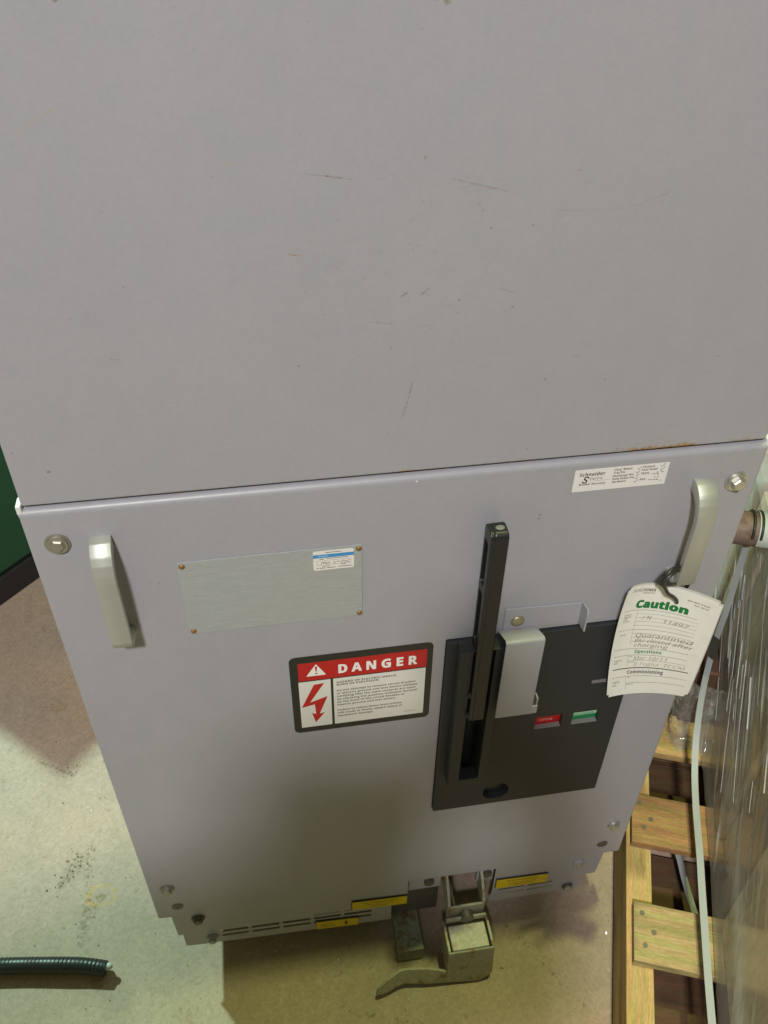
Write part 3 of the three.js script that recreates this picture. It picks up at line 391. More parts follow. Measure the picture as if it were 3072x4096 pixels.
  const T2 = [[0.4985, 0.0376, 0.0916], [0.4262, 0.0386, 0.0886], [0.396, 0.0400, 0.0806], [0.362, 0.0392, 0.0762], [0.3525, 0.0385, 0.0772], [0.3310, 0.0350, 0.0870], [0.3155, 0.0310, 0.0935]], B2 = [[0.4965, 0.0165, 0.0945], [0.478, 0.0065, 0.0970], [0.396, 0.0135, 0.0918], [0.362, 0.0160, 0.0870], [0.3515, 0.0165, 0.0880], [0.3300, 0.0150, 0.0952], [0.3130, 0.0180, 0.0982]];
  part('foot_pedal', strip(T2, B2, 0.0034), worn({ map: wornSteel([152, 148, 134], [122, 88, 50], 0.36, 52), roughness: 0.5, metalness: 0.2 }), il, 'bent foot pedal plate with bare worn edges');
  part('guide_rail', (() => { const g = box(0.3572, 0.3984, 0.001, 0.0370, -0.30, 0.0475, 0.0012); return g; })(), railSteel, truck, 'square steel guide rail end with rust on its edges, standing on the floor');
}

// ---------------------------------------------------------------- caution tag tied to the handle
{
  const tag = thing('caution_tag', 'white paper Caution tag with green print and handwriting, tied to a metal handle', 'tag', [0.655, 0.60, 0.02]);
  const o = tag.position, ct = crop(2400, 2320, 2920, 1659);
  const grid = [[[380, 108, 0.021], [860, 78, 0.019], [1570, 318, 0.046]], [[170, 800, 0.016], [655, 760, 0.013], [1345, 900, 0.036]], [[84, 1505, 0.014], [560, 1440, 0.010], [1102, 1492, 0.024]]].map((r) => r.map(([a, b, z]) => onZ(...ct(a, b), z)));
  const q3 = (a, b, c, t) => { const p = new THREE.Vector3(); const l0 = 2 * (t - 0.5) * (t - 1), l1 = -4 * t * (t - 1), l2 = 2 * t * (t - 0.5); return p.addScaledVector(a, l0).addScaledVector(b, l1).addScaledVector(c, l2); };
  const NU = 36, NV = 44, pos = [], uv = [], idx = [], shape = [];
  for (let j = 0; j <= NV; j++) for (let i = 0; i <= NU; i++) { const u = i / NU, v = j / NV; const p = q3(q3(grid[0][0], grid[0][1], grid[0][2], u), q3(grid[1][0], grid[1][1], grid[1][2], u), q3(grid[2][0], grid[2][1], grid[2][2], u), v); p.z = Math.max(p.z, 0.0035 + (p.x < 0.645 && p.y < 0.73 ? 0.0055 : 0)); shape.push(p); }
  const mk = (dz, inset) => { const P = [], U = [], I = []; for (let j = 0; j <= NV; j++) for (let i = 0; i <= NU; i++) { const p = shape[j * (NU + 1) + i]; P.push(p.x - o.x + inset, p.y - o.y + inset * 0.5, p.z - o.z + dz); U.push(i / NU, 1 - j / NV); }
    const skip = (i, j) => { const e = 1.4; const cx = (i < NU / 2 ? i : NU - 1 - i), cy = (j < NV / 2 ? j : NV - 1 - j); return cx + cy < e - 1; };
    for (let j = 0; j < NV; j++) for (let i = 0; i < NU; i++) { if (skip(i, j)) continue; const a = j * (NU + 1) + i, b = a + 1, c = a + NU + 1, d = c + 1; I.push(a, c, b, b, c, d); }
    const g = new THREE.BufferGeometry(); g.setAttribute('position', new THREE.Float32BufferAttribute(P, 3)); g.setAttribute('uv', new THREE.Float32BufferAttribute(U, 2)); g.setIndex(I); g.computeVertexNormals(); return g; };
  const W = 1000, H = 1480, m = tex(canvas(W, H, (x) => {
    x.fillStyle = '#f3f2ee'; x.fillRect(0, 0, W, H); const r = rng(5); for (let i = 0; i < 260; i++) { x.fillStyle = sr(190, 184, 150, 0.05 * r()); x.beginPath(); x.arc(W * r(), H * r(), 8 + 40 * r(), 0, 6.3); x.fill(); }
    // printed rules (drawn level on the card)
    const rule = (x0, x1, y, w = 4.5, c = '#6c726e') => { x.strokeStyle = c; x.lineWidth = w; x.beginPath(); x.moveTo(x0, y); x.lineTo(x1, y); x.stroke(); }, vr = (X, y0, y1) => { x.strokeStyle = '#80827e'; x.lineWidth = 3; x.beginPath(); x.moveTo(X, y0); x.lineTo(X, y1); x.stroke(); };
    const fit = (s, font, a, b, wd, col) => { x.fillStyle = col; x.font = font; const k = wd / x.measureText(s).width; x.save(); x.translate(a, b); x.scale(k, 1); x.fillText(s, 0, 0); x.restore(); };
    fit('ONTARIO', '54px sans-serif', 96, 92, 150, '#3a3836'); fit('POWER', 'bold 54px sans-serif', 248, 92, 150, '#1c1b1a'); fit('GENERATION', '30px sans-serif', 240, 124, 158, '#55524e');
    x.lineWidth = 12; x.strokeStyle = '#0a7d3e'; x.lineJoin = 'round'; fit('Caution', 'bold 134px sans-serif', 206, 312, 570, '#0a7d3e'); x.font = 'bold 134px sans-serif'; { const k = 570 / x.measureText('Caution').width; x.save(); x.translate(206, 312); x.scale(k, 1); x.strokeText('Caution', 0, 0); x.restore(); }
    fit('NRN-90/01 5/5/HR', 'bold 26px sans-serif', 730, 128, 190, '#4a4844'); fit('Rev. 00-04', 'bold 26px sans-serif', 800, 168, 120, '#4a4844');
    rule(60, 860, 346); vr(258, 346, 812); for (const y of [398, 450, 502, 554]) rule(258, 880, y, 4, '#7f9c8b'); rule(50, 880, 610);
    for (const y of [664, 716, 768]) rule(258, 880, y, 4, '#7f9c8b'); fit('charging', 'italic 1px serif', 0, -50, 1, '#777');
    [['location', 410], ['tagged', 440], ['and', 470], ['position', 500]].forEach(([s, y]) => fit(s, '30px sans-serif', 84, y, s === 'and' ? 54 : 100, '#4c504c')); fit('reason', '30px sans-serif', 76, 680, 100, '#4c504c');
    rule(50, 880, 868); fit('Operations', 'bold 62px sans-serif', 326, 930, 310, '#0b7a40'); rule(55, 890, 956); vr(250, 956, 1104); rule(250, 890, 1030, 4, '#7f9c8b'); fit('date', '22px sans-serif', 262, 980, 50, '#4c504c'); fit('signature', '22px sans-serif', 262, 1056, 86, '#4c504c'); fit('tagging', '30px sans-serif', 66, 1022, 100, '#4c504c'); fit('date', '30px sans-serif', 66, 1056, 60, '#4c504c');
    rule(60, 930, 1130, 11, '#171615'); fit('Commissioning', 'bold 66px sans-serif', 262, 1208, 430, '#1d1c1b'); rule(62, 940, 1240); vr(256, 1240, 1420); rule(256, 940, 1332); fit('date', '22px sans-serif', 270, 1264, 44, '#55524e'); fit('signature', '22px sans-serif', 262, 1356, 96, '#55524e'); fit('tagging', '30px sans-serif', 76, 1310, 92, '#4c504c'); fit('date', '30px sans-serif', 76, 1352, 56, '#4c504c');
    // ball-pen handwriting
    const hand = (s, px, a, b, wd, col, tilt = 0) => { x.save(); x.translate(a, b); x.rotate(tilt); x.transform(1, 0, -0.28, 1, 0, 0); x.font = `${px}px sans-serif`; const k = wd / x.measureText(s).width; x.scale(k, 1); x.strokeStyle = col; x.lineWidth = 1; x.fillStyle = col; x.globalAlpha = 0.8; x.fillText(s, 0, 0); x.restore(); };
    hand('/ N', 66, 330, 470, 110, '#7a5e50'); hand('11497', 66, 560, 502, 250, '#6e5648', 0.02); hand('Quarantined', 76, 296, 712, 590, '#5e4e46', 0.02); hand('Bkr closed after', 66, 296, 782, 600, '#5e4e46', 0.02); hand('charging', 62, 300, 842, 380, '#6e5a50', 0.01); hand('Mar 10/11', 68, 320, 1024, 390, '#9a8674'); hand('B Foglia  TCCM', 62, 330, 1102, 560, '#a89684');
  }));
  m.wrapS = m.wrapT = THREE.ClampToEdgeWrapping;
  const paper = new THREE.MeshPhysicalMaterial({ map: m, roughness: 0.55 });
  part('card', mk(0, 0), paper, tag); part('card_underneath', mk(-0.0012, 0.0025), std({ color: lin(0.66, 0.65, 0.60), roughness: 0.6 }), tag);
  // black tie through the card's hole and round the handle foot
  const ck = crop(2500, 2100, 2900, 1659), P3 = (a, b, z) => { const q = onZ(...ck(a, b), z); return new THREE.Vector3(q.x - o.x, q.y - o.y, q.z - o.z); };
  const tie = new THREE.CatmullRomCurve3([P3(985, 1095, 0.007), P3(1070, 930, 0.007), P3(1010, 720, 0.012), P3(920, 690, 0.022), P3(780, 740, 0.031), P3(650, 880, 0.034), P3(610, 960, 0.033), P3(660, 1040, 0.032), P3(720, 1140, 0.0305), P3(800, 1190, 0.029), P3(850, 1240, 0.027), P3(860, 1285, 0.0235), P3(840, 1270, 0.0175)]);
  const tg = new THREE.TubeGeometry(tie, 90, 0.0021, 10, false); tg.scale(1, 1, 1); part('tie', tg, std({ color: lin(0.020, 0.019, 0.018), roughness: 0.32 }), tag, 'shiny black tie threaded through the tag');
  const tie2 = new THREE.CatmullRomCurve3([P3(920, 740, 0.022), P3(800, 800, 0.030), P3(690, 900, 0.033), P3(640, 980, 0.0335), P3(760, 985, 0.031), P3(960, 970, 0.012), P3(1020, 960, 0.006)]);
  part('tie', new THREE.TubeGeometry(tie2, 50, 0.0020, 10, false), std({ color: lin(0.035, 0.033, 0.03), roughness: 0.36 }), tag);
  const knot = new THREE.SphereGeometry(0.0052, 16, 12); knot.scale(1.1, 1, 0.7); const kp = P3(640, 950, 0.0315); knot.translate(kp.x, kp.y, kp.z); part('tie_lock', knot, std({ color: lin(0.022, 0.021, 0.02), roughness: 0.4 }), tag);
}

// ---------------------------------------------------------------- pallet and wrapped load
const PA = 21.4 * Math.PI / 180, PO = new THREE.Vector3(0.7496, 0, -0.0235), UU = new THREE.Vector3(-Math.sin(PA), 0, Math.cos(PA)), WW = new THREE.Vector3(Math.cos(PA), 0, Math.sin(PA));
const toPal = (p) => { const d = p.clone().sub(PO); return new THREE.Vector3(d.dot(WW), d.y, d.dot(UU)); };   // (w, h, u)
const onW = (x, y, w) => { const d = ray(x, y), t = (w - EYE.clone().sub(PO).dot(WW)) / d.dot(WW); return toPal(EYE.clone().addScaledVector(d, t)); };
const wood = [0, 1, 2, 3, 4].map((k) => {
  const n = noise2(300 + k, 256), m = noise2(340 + k, 64), r = rng(400 + k), base = [[206, 170, 122], [184, 142, 100], [198, 174, 130], [212, 178, 126], [104, 76, 54]][k];  // last tone is wood darkened to give the shade under the deck
  const kn = [0, 1, 2].map(() => [1024 * r(), 30 + 200 * r(), 7 + 12 * r()]);
  const t = dataTex(1024, 256, (i, j, o) => {
    let warp = 10 * m(i / 90, j / 40), dark = 0; for (const [a, b, s] of kn) { const d = Math.hypot((i - a) * 0.55, j - b); warp += 26 * Math.exp(-d / (s * 2.2)); if (d < s) dark = Math.max(dark, 1 - d / s); }
    const y = j + warp, ring = 0.5 + 0.5 * Math.sin(y * 0.24 + 9 * m(i / 260 + 7, j / 34)); const g = n(i / 26, y / 1.6), gg = m(i / 60 + 3, j / 26 + 5), fl = n(i / 5, j / 1.4 + 77);
    const v = 0.88 + 0.05 * ring + 0.14 * (g - 0.5) + 0.12 * (fl - 0.5) - 0.45 * dark + 0.16 * (m(i / 300 + 11, y / 14) - 0.5); const dirt = Math.max(0, gg - 0.62) * 1.1;
    o[0] = base[0] * v * (1 - 0.6 * dirt); o[1] = base[1] * v * (0.98 - 0.1 * ring + 0.08) * (1 - 0.62 * dirt); o[2] = base[2] * v * (0.9 + 0.1 * g) * (1 - 0.6 * dirt);
  }, true);
  return std({ map: t, roughness: 0.75, bumpMap: t, bumpScale: 0.0008 });
});
{
  const pal = thing('wooden_pallet', 'worn softwood pallet standing askew beside the grey switchgear', 'pallet', PO.toArray(), -PA);
  const r = rng(11);
  const plank = (name, w0, w1, h0, h1, u0, u1, k, along = 'w', label) => {
    const L = along === 'w' ? w1 - w0 : u1 - u0, B = along === 'w' ? u1 - u0 : w1 - w0, T = h1 - h0;
    const g = new RoundedBoxGeometry(L, T, B, 2, 0.0016); const p = g.attributes.position, uv = g.attributes.uv, nn = g.attributes.normal, off = r();
    for (let i = 0; i < p.count; i++) { const a = p.getX(i) / 1.0 + off, top = Math.abs(nn.getY(i)) > 0.6; uv.setXY(i, a, (top ? p.getZ(i) + 0.05 : p.getY(i) + 0.13 + off) / 0.22); p.setY(i, p.getY(i) + 0.0012 * Math.sin(9 * p.getX(i) + 20 * off)); }
    if (along === 'u') g.rotateY(-Math.PI / 2);
    g.translate((w0 + w1) / 2, (h0 + h1) / 2, (u0 + u1) / 2); const o = part(name, g, wood[k], pal, label);
    return o;
  };
  for (const [i, w] of [0, 0.475, 0.952].entries()) plank('stringer', w, w + 0.040, 0.017, 0.1232, -0.79, 0.46, [3, 0, 2][i], 'u');
  const U = [[-0.78, -0.69], [-0.60, -0.51], [-0.44, -0.36], [-0.276, -0.186], [-0.096, -0.0045], [0.096, 0.187], [0.37, 0.455]];
  U.forEach(([a, b], i) => { const ins = [0.004, 0.006, 0.0, 0.008, 0.006, 0.008, 0.002][i]; const o = plank('deck_board', ins, 0.99, 0.1245, 0.1405, a, b, [1, 0, 3, 0, 1, 2, 0][i], 'w');
    for (const [dw, du] of [[0.012, 0.24], [0.016, 0.68], [0.03, 0.5]]) { const n = new THREE.CylinderGeometry(0.0038, 0.0038, 0.0014, 12); n.translate(0.006 + dw + 0.004 * r(), 0.1408, a + (b - a) * (du + 0.1 * (r() - 0.5))); if (r() < 0.8) part('nail_head', n, std({ color: lin(0.30, 0.29, 0.28), roughness: 0.4, metalness: 0.8 }), pal); } });
  for (const [a, b] of [[-0.78, -0.68], [-0.36, -0.262], [-0.25, -0.155], [-0.06, 0.045], [0.135, 0.235], [0.36, 0.455]]) plank('shaded_bottom_board', 0.001, 0.989, 0.0008, 0.0165, a, b, 4, 'w');  // some boards added, all toned dark for the shade under the deck
}
{
  const ld = thing('wrapped_load', 'tall pallet load of cartons under clear crinkled stretch film', 'load', PO.toArray(), -PA);
  const n = noise2(500, 64), card = (base, s) => std({ map: dataTex(256, 256, (i, j, o) => { const v = 0.88 + 0.16 * n(i / 8 + s, j / 8) + 0.10 * n(i / 2.5, j / 30 + s); o[0] = base[0] * v; o[1] = base[1] * v; o[2] = base[2] * v; }, true), roughness: 0.8 });
  const TOP = 0.568;
  const tones = [[188, 158, 128], [156, 130, 114], [204, 182, 152], [172, 142, 116], [140, 118, 108], [196, 170, 142], [164, 140, 122], [186, 166, 138]].map((c, i) => card(c, 3 * i));
  part('carton', box(0.175, 0.92, 0.1415, TOP - 0.004, -0.62, 0.10, 0.004), tones[3], ld); part('carton', box(0.138, 0.92, 0.1415, TOP - 0.01, 0.105, 0.44, 0.004), card([218, 202, 172], 15), ld, 'plain tan carton at the front of the load');
  const rb = rng(37); let ub = -0.615; for (let i = 0; ub < 0.05; i++) { const wd = 0.028 + 0.05 * rb(), dp = 0.140 + 0.016 * rb(); part('upright_board', box(dp, 0.173, 0.1415 + 0.05 * rb() * rb(), TOP - 0.005 - 0.05 * rb() * rb(), ub, Math.min(0.10, ub + wd), 0.002), tones[i % 8], ld); ub += wd + 0.004 + 0.008 * rb(); }
  part('carton', box(0.088, 0.135, 0.1415, 0.285, -0.50, -0.265, 0.004), card([92, 66, 52], 21), ld, 'small dark brown carton at the back corner of the load');
  const film = new THREE.MeshPhysicalMaterial({ color: lin(0.95, 0.95, 0.97), transmission: 0.74, thickness: 0, roughness: 0.17, ior: 1.5, side: THREE.DoubleSide });
  // vertical pleats: narrow ridges at uneven spacing, drifting with height
  const r = rng(23), ridges = []; let sv = -0.30; while (sv < 0.74) { ridges.push([sv, 0.0007 + 0.0040 * r() * r(), 0.0011 + 0.0034 * r(), (r() - 0.5) * 0.22, 6.28 * r(), 8 + 14 * r()]); sv += 0.0025 + 0.010 * r(); }
  const off = (uu, h) => { const sc = (h + 0.76 * uu) / 1.256, al = (uu - 0.76 * h) / 1.256; let t = 0; for (const [c, a, w, k, ph, f] of ridges) { const d = sc - (c + k * (al + 0.2) + 0.002 * Math.sin(9 * al + ph)); if (d < 3 * w && d > -3 * w) t += a * Math.exp(-d * d / (w * w)) * Math.max(0.12, Math.sin(f * al + ph)); } const sm = Math.min(1, Math.max(0, (0.16 - uu + 0.5 * (h - 0.3)) / 0.25)); return t * (0.10 + 0.90 * sm); };
  const NU = 640, NV = 250, P = [], U = [], I = []; const rows = []; for (let j = 0; j <= NV; j++) rows.push(j);
  for (let j = 0; j <= NV + 5; j++) for (let i = 0; i <= NU; i++) { const uu = -0.66 + 1.10 * i / NU; let h, w; if (j <= NV) { h = 0.146 + (TOP + 0.004 - 0.146) * j / NV; w = 0.1315 - 0.012 * Math.max(0, uu) / 0.44 - off(uu, h) - 0.004 * Math.exp(-Math.pow((h - 0.15) / 0.03, 2)); } else { h = TOP + 0.0055 + 0.003 * n(uu * 60, j); w = 0.135 + 0.10 * (j - NV) / 5; } P.push(w, h, uu); U.push(i / NU, j / NV); }
  for (let j = 0; j < NV + 5; j++) for (let i = 0; i < NU; i++) { const a = j * (NU + 1) + i, b = a + 1, c = a + NU + 1, d = c + 1; I.push(a, b, c, b, d, c); }
  const g = new THREE.BufferGeometry(); g.setAttribute('position', new THREE.Float32BufferAttribute(P, 3)); g.setAttribute('uv', new THREE.Float32BufferAttribute(U, 2)); g.setIndex(I); g.computeVertexNormals();
  // tight gathered creases: thin ropes of film running down towards the front
  const rope = [], rc = rng(29);
  for (let i = 0; i < 52; i++) {
    const u0 = -0.58 + 0.66 * rc(), h0 = Math.min(0.56, 0.25 + 0.34 * rc() + 0.25 * Math.max(0, u0 + 0.15)), L = 0.02 + 0.16 * rc() * rc(), sl = -0.76 + 0.34 * (rc() - 0.5), pts = [];
    for (let k = 0; k <= 5; k++) { const uu = u0 + L * k / 5, h = Math.max(0.15, h0 + sl * L * k / 5 + 0.0006 * (rc() - 0.5)); pts.push(new THREE.Vector3(0.1300 - 0.012 * Math.max(0, uu) / 0.44 - off(uu, h) * 0.6 - 0.001, h, uu)); }
    rope.push(new THREE.TubeGeometry(new THREE.CatmullRomCurve3(pts), 12, 0.0005 + 0.0015 * Math.pow(rc(), 3), 6, false));
  }
  part('film_creases', merge(rope), new THREE.MeshPhysicalMaterial({ color: lin(0.8, 0.8, 0.83), transmission: 0.7, thickness: 0, roughness: 0.26 }), ld).userData.kind = 'stuff';
  part('stretch_film', g, film, ld, 'clear stretch film pulled into long upright pleats');
  // crumpled bag of film round the small carton at the back
  const cg = new THREE.PlaneGeometry(1, 1, 90, 60), cp = cg.attributes.position, q = noise2(520, 64), q2 = noise2(521, 64);
  for (let i = 0; i < cp.count; i++) { const a = cp.getX(i) + 0.5, b = cp.getY(i) + 0.5; let w, h, uu; const s = a * 3; uu = -0.52 + 0.285 * Math.min(1, s / 1.9); if (s < 1.9) { w = 0.078; } else { w = 0.078 + 0.075 * (s - 1.9) / 1.1; uu = -0.235; } h = 0.142 + 0.152 * b; const c = 0.030 * (Math.abs(q(a * 13, b * 6) - 0.5) + 0.4 * Math.abs(q2(a * 34, b * 18) - 0.5)); if (s < 1.9) w -= c; else { uu += c; } uu += 0.022 * Math.pow(1 - b, 4) * (s < 1.9 ? a : 1); cp.setXYZ(i, w, h + 0.003 * q(a * 30, 7), uu); }
  cg.computeVertexNormals(); part('film_skirt', cg, new THREE.MeshPhysicalMaterial({ color: lin(0.94, 0.94, 0.95), transmission: 0.85, thickness: 0, roughness: 0.06, side: THREE.DoubleSide }), ld, 'crumpled loose end of the stretch film lying on the pallet');
}
// straps
function ribbon(points, width, thick, dirs) {          // points and width directions in pallet axes (w, h, u)
  const c = new THREE.CatmullRomCurve3(points), d = new THREE.CatmullRomCurve3(dirs), N = 80, P = [], I = [];
  for (let i = 0; i <= N; i++) { const t = i / N, p = c.getPoint(t), q = d.getPoint(t).normalize(), tan = c.getTangent(t), nn = new THREE.Vector3().crossVectors(tan, q).normalize(); for (const [a, b] of [[-1, 1], [1, 1], [1, -1], [-1, -1]]) { const v = p.clone().addScaledVector(q, a * width / 2).addScaledVector(nn, b * thick / 2); P.push(v.x, v.y, v.z); } }
  for (let i = 0; i < N; i++) for (let k = 0; k < 4; k++) { const a = i * 4 + k, b = i * 4 + (k + 1) % 4, e = a + 4, f = b + 4; I.push(a, e, b, b, e, f); }
  const g = new THREE.BufferGeometry(); g.setAttribute('position', new THREE.Float32BufferAttribute(P, 3)); g.setIndex(I); return toCreasedNormals(g, 0.6);
}
const strapMat = std({ color: lin(0.43, 0.46, 0.48), roughness: 0.5 });
{
  const st = thing('packing_strap', 'loose pale plastic packing strap hanging in front of the wrapped load', 'strap', PO.toArray(), -PA);
  const px = [[3000, 2130, 0.096], [2976, 2214, 0.098], [2904, 2445, 0.098], [2855, 2588, 0.098], [2810, 2772, 0.098], [2786, 2945, 0.099], [2779, 3083, 0.1], [2784, 3230, 0.101], [2799, 3412, 0.102], [2809, 3574, 0.103], [2823, 3777, 0.104], [2835, 3939, 0.105], [2848, 4092, 0.106], [2866, 4300, 0.107]];
  const pts = px.map(([x, y, w]) => onW(x, y, w)), dirs = pts.map((p, i) => { const k = Math.min(1, Math.max(0, (i - 3) / 4)); return new THREE.Vector3(0.7 + 0.3 * k, 0.1 * (1 - k), 0.75 * (1 - k) + 0.02); });
  part('band', ribbon(pts, 0.0108, 0.0006, dirs), strapMat, st);
  const a = onW(2862, 2549, 0.0955), b = onW(2847, 2628, 0.0955); part('seal', ribbon([a, a.clone().lerp(b, 0.33), a.clone().lerp(b, 0.66), b], 0.0155, 0.0035, [dirs[3], dirs[3], dirs[3], dirs[3]]), std({ color: lin(0.045, 0.044, 0.04), roughness: 0.5 }), st, 'dark seal crimped on the strap');
  const s2 = thing('packing_strap', 'pale plastic strap slanting below the pallet deck boards', 'strap', PO.toArray(), -PA);
  const c3 = crop(2400, 3250, 3072, 1659), lo = [[690, 200, 0.055], [780, 445, 0.06], [830, 640, 0.066], [880, 820, 0.074], [935, 990, 0.085], [985, 1110, 0.095]].map(([x, y, h]) => toPal(onY(...c3(x, y), h)));
  part('band', ribbon(lo, 0.0115, 0.001, lo.map(() => new THREE.Vector3(1, 0, 0.2))), strapMat, s2);
}
// pipe lying across the top of the load
{
  const p = thing('pipe', 'rusty brown pipe with a pale half sleeve standing for its lit top, lying across the wrapped load', 'pipe', PO.toArray(), -PA);
  const cyl = (w0, w1, r, seg = 36) => { const g = new THREE.CylinderGeometry(r, r, w1 - w0, seg); g.rotateZ(Math.PI / 2); g.translate((w0 + w1) / 2, 0.6005, -0.285); return g; };
  part('tube', cyl(-0.02, 0.6, 0.0265), worn({ map: wornSteel([124, 104, 96], [104, 78, 64], 0.5, 61), roughness: 0.55 }), p);  // brown stands for the shaded underside, the pale half sleeve for the lit top
  part('sleeve', (() => { const g = new THREE.CylinderGeometry(0.0285, 0.0285, 0.5, 36, 1, true, 0.0, 3.4); g.rotateZ(Math.PI / 2); g.rotateX(0.45); g.translate(0.352, 0.6005, -0.285); return g; })(), std({ color: lin(0.50, 0.55, 0.53), roughness: 0.5, side: THREE.DoubleSide }), p, 'pale half sleeve standing for the lit top of the pipe');
  for (const w of [0.094, 0.106]) { const g = new THREE.TorusGeometry(0.0285, 0.0022, 10, 36, 3.4); g.rotateZ(-0.4); g.rotateY(Math.PI / 2); g.translate(w, 0.6005, -0.285); part('ring', g, std({ color: lin(0.03, 0.03, 0.03), roughness: 0.4 }), p); }
}
// things standing behind
{
  const cr = thing('plywood_crate', 'tan plywood crate standing behind the wrapped load', 'crate', PO.toArray(), -PA), m = wood[0];
  part('crate_body', box(0.02, 0.9, 0.02, 0.50, -1.55, -0.92, 0.003), m, cr); for (const w of [0.02, 0.45]) part('batten', box(w, w + 0.07, 0.021, 0.515, -0.919, -0.90, 0.002), wood[3], cr); for (const w of [0.05, 0.75]) part('skid', box(w, w + 0.1, 0, 0.0198, -1.5, -0.95, 0.002), wood[1], cr);
  const bn = thing('storage_bin', 'dark slate blue storage bin behind the plywood crate', 'bin', [2.0, 0, -2.6], -0.3); part('bin_body', box(-0.7, 0.5, 0, 0.62, -0.4, 0.4, 0.03), std({ color: lin(0.06, 0.065, 0.10), roughness: 0.5 }), bn); part('rim', [box(-0.72, 0.52, 0.621, 0.66, -0.42, 0.42, 0.015)], std({ color: lin(0.05, 0.055, 0.09), roughness: 0.5 }), bn);
}
// green cabinet at the back
{
  const d = new THREE.Vector3(0.074, 0, -0.080).normalize(), g = thing('green_cabinet', 'low dark green metal cabinet on a black plinth', 'cabinet', [-0.40, 0, -0.888], Math.atan2(-d.z, d.x));
  const gm = std({ color: lin(0.010, 0.075, 0.034), roughness: 0.42, bumpMap: peel, bumpScale: 0.0001 });
  part('cabinet_body', box(-0.13, 0.30, 0.071, 0.52, -0.5, -0.008, 0.006), gm, g); part('plinth', box(-0.128, 0.298, 0, 0.070, -0.49, -0.001, 0.004), std({ color: lin(0.018, 0.016, 0.019), roughness: 0.6 }), g); part('door', box(-0.115, 0.285, 0.085, 0.505, -0.0075, 0.0, 0.004), gm, g);
}
// ---------------------------------------------------------------- black hose end on the floor
{
  const h = thing('hose', 'black ribbed rubber hose end with a pale core lying on the concrete', 'hose', [-0.2, 0, -0.02]);
  const o = h.position, r0 = 0.0122, mid = [[-0.75, -0.085], [-0.45, -0.056], [-0.276, -0.0405], [-0.176, -0.0255], [-0.14, -0.0190], [-0.108, -0.0105]].map(([x, z], i) => new THREE.Vector3(x - o.x, r0 + [0, 0.0005, 0.004, 0.0055, 0.005, 0.003][i] - o.y, z - o.z));
  const c = new THREE.CatmullRomCurve3(mid), N = 760, R = 28, P = [], I = [], fr = c.computeFrenetFrames(N, false);
  for (let i = 0; i <= N; i++) { const p = c.getPointAt(i / N), rr = r0 * (1 + 0.014 * Math.sin(i * 0.86 + 1.2 * Math.sin(i * 0.031)) * (1 + 0.7 * Math.sin(i * 0.113)) + 0.012 * Math.sin(i * 0.047 + 1)) * (i > N - 5 ? 0.985 : 1); for (let k = 0; k <= R; k++) { const a = k / R * 6.2832, v = p.clone().addScaledVector(fr.normals[i], rr * Math.cos(a)).addScaledVector(fr.binormals[i], rr * Math.sin(a)); P.push(v.x, v.y, v.z); } }
  for (let i = 0; i < N; i++) for (let k = 0; k < R; k++) { const a = i * (R + 1) + k, b = a + 1, e = a + R + 1, f = e + 1; I.push(a, b, e, b, f, e); }
  const g = new THREE.BufferGeometry(); g.setAttribute('position', new THREE.Float32BufferAttribute(P, 3)); g.setIndex(I); g.computeVertexNormals();
  part('hose_jacket', g, std({ color: lin(0.022, 0.025, 0.028), roughness: 0.38 }), h);
  const e = mid[5], t = c.getTangentAt(1); const q = new THREE.Quaternion().setFromUnitVectors(new THREE.Vector3(0, 1, 0), t);
  const cap = new THREE.CylinderGeometry(r0 * 0.98, r0 * 0.98, 0.0015, 24); cap.applyQuaternion(q); cap.translate(e.x, e.y, e.z); part('cut_end', cap, blackPlastic, h);
  const core = new THREE.SphereGeometry(0.0056, 18, 14); core.scale(1.3, 0.9, 1.0); core.translate(e.x + 0.005, e.y + 0.0035, e.z - 0.001); part('hose_core', core, std({ color: lin(0.62, 0.63, 0.60), roughness: 0.5 }), h, 'pale core sticking out of the cut end');
}
// ---------------------------------------------------------------- swarf and grit on the floor
{
  const r = rng(31), put = (name, label, cat, n, mat, place, size) => {
    const g = new THREE.TetrahedronGeometry(1, 0), im = new THREE.InstancedMesh(g, mat, n); im.name = name; im.userData = { kind: 'stuff', label, category: cat }; const m = new THREE.Matrix4(), q = new THREE.Quaternion(), e = new THREE.Euler();
    for (let i = 0; i < n; i++) { const [x, z] = place(i), s = size(); e.set(r() * 6, r() * 6, r() * 6); q.setFromEuler(e); m.compose(new THREE.Vector3(x, s * 0.45, z), q, new THREE.Vector3(s * (0.6 + 1.2 * r()), s * 0.7, s * (0.5 + 0.6 * r()))); im.setMatrixAt(i, m); }
    im.castShadow = im.receiveShadow = true; scene.add(im);
  };
  put('metal_swarf', 'tiny shiny metal shavings scattered on the concrete', 'swarf', 620, std({ color: lin(0.90, 0.90, 0.86), roughness: 0.30, metalness: 0.9 }), () => [-0.62 + 1.5 * r(), -0.75 + 1.1 * Math.sqrt(r())], () => 0.0008 + 0.0020 * r() * r());
  put('dark_grit', 'dark brown grit and crumbs lying on the concrete', 'grit', 330, std({ color: lin(0.17, 0.135, 0.09), roughness: 0.9 }), (i) => { if (i < 95) { const t = r(), w = 0.024 * (r() + r() - 1); return [-0.203 + 0.042 * t + w, -0.158 - 0.075 * t + 0.024 * (r() - 0.5)]; } if (i < 125) return [-0.225 + 0.05 * (r() - 0.3), -0.40 + 0.03 * (r() - 0.5)]; return [-0.62 + 1.5 * r(), -0.75 + 1.1 * r()]; }, () => 0.0006 + 0.0022 * r() * r());
}

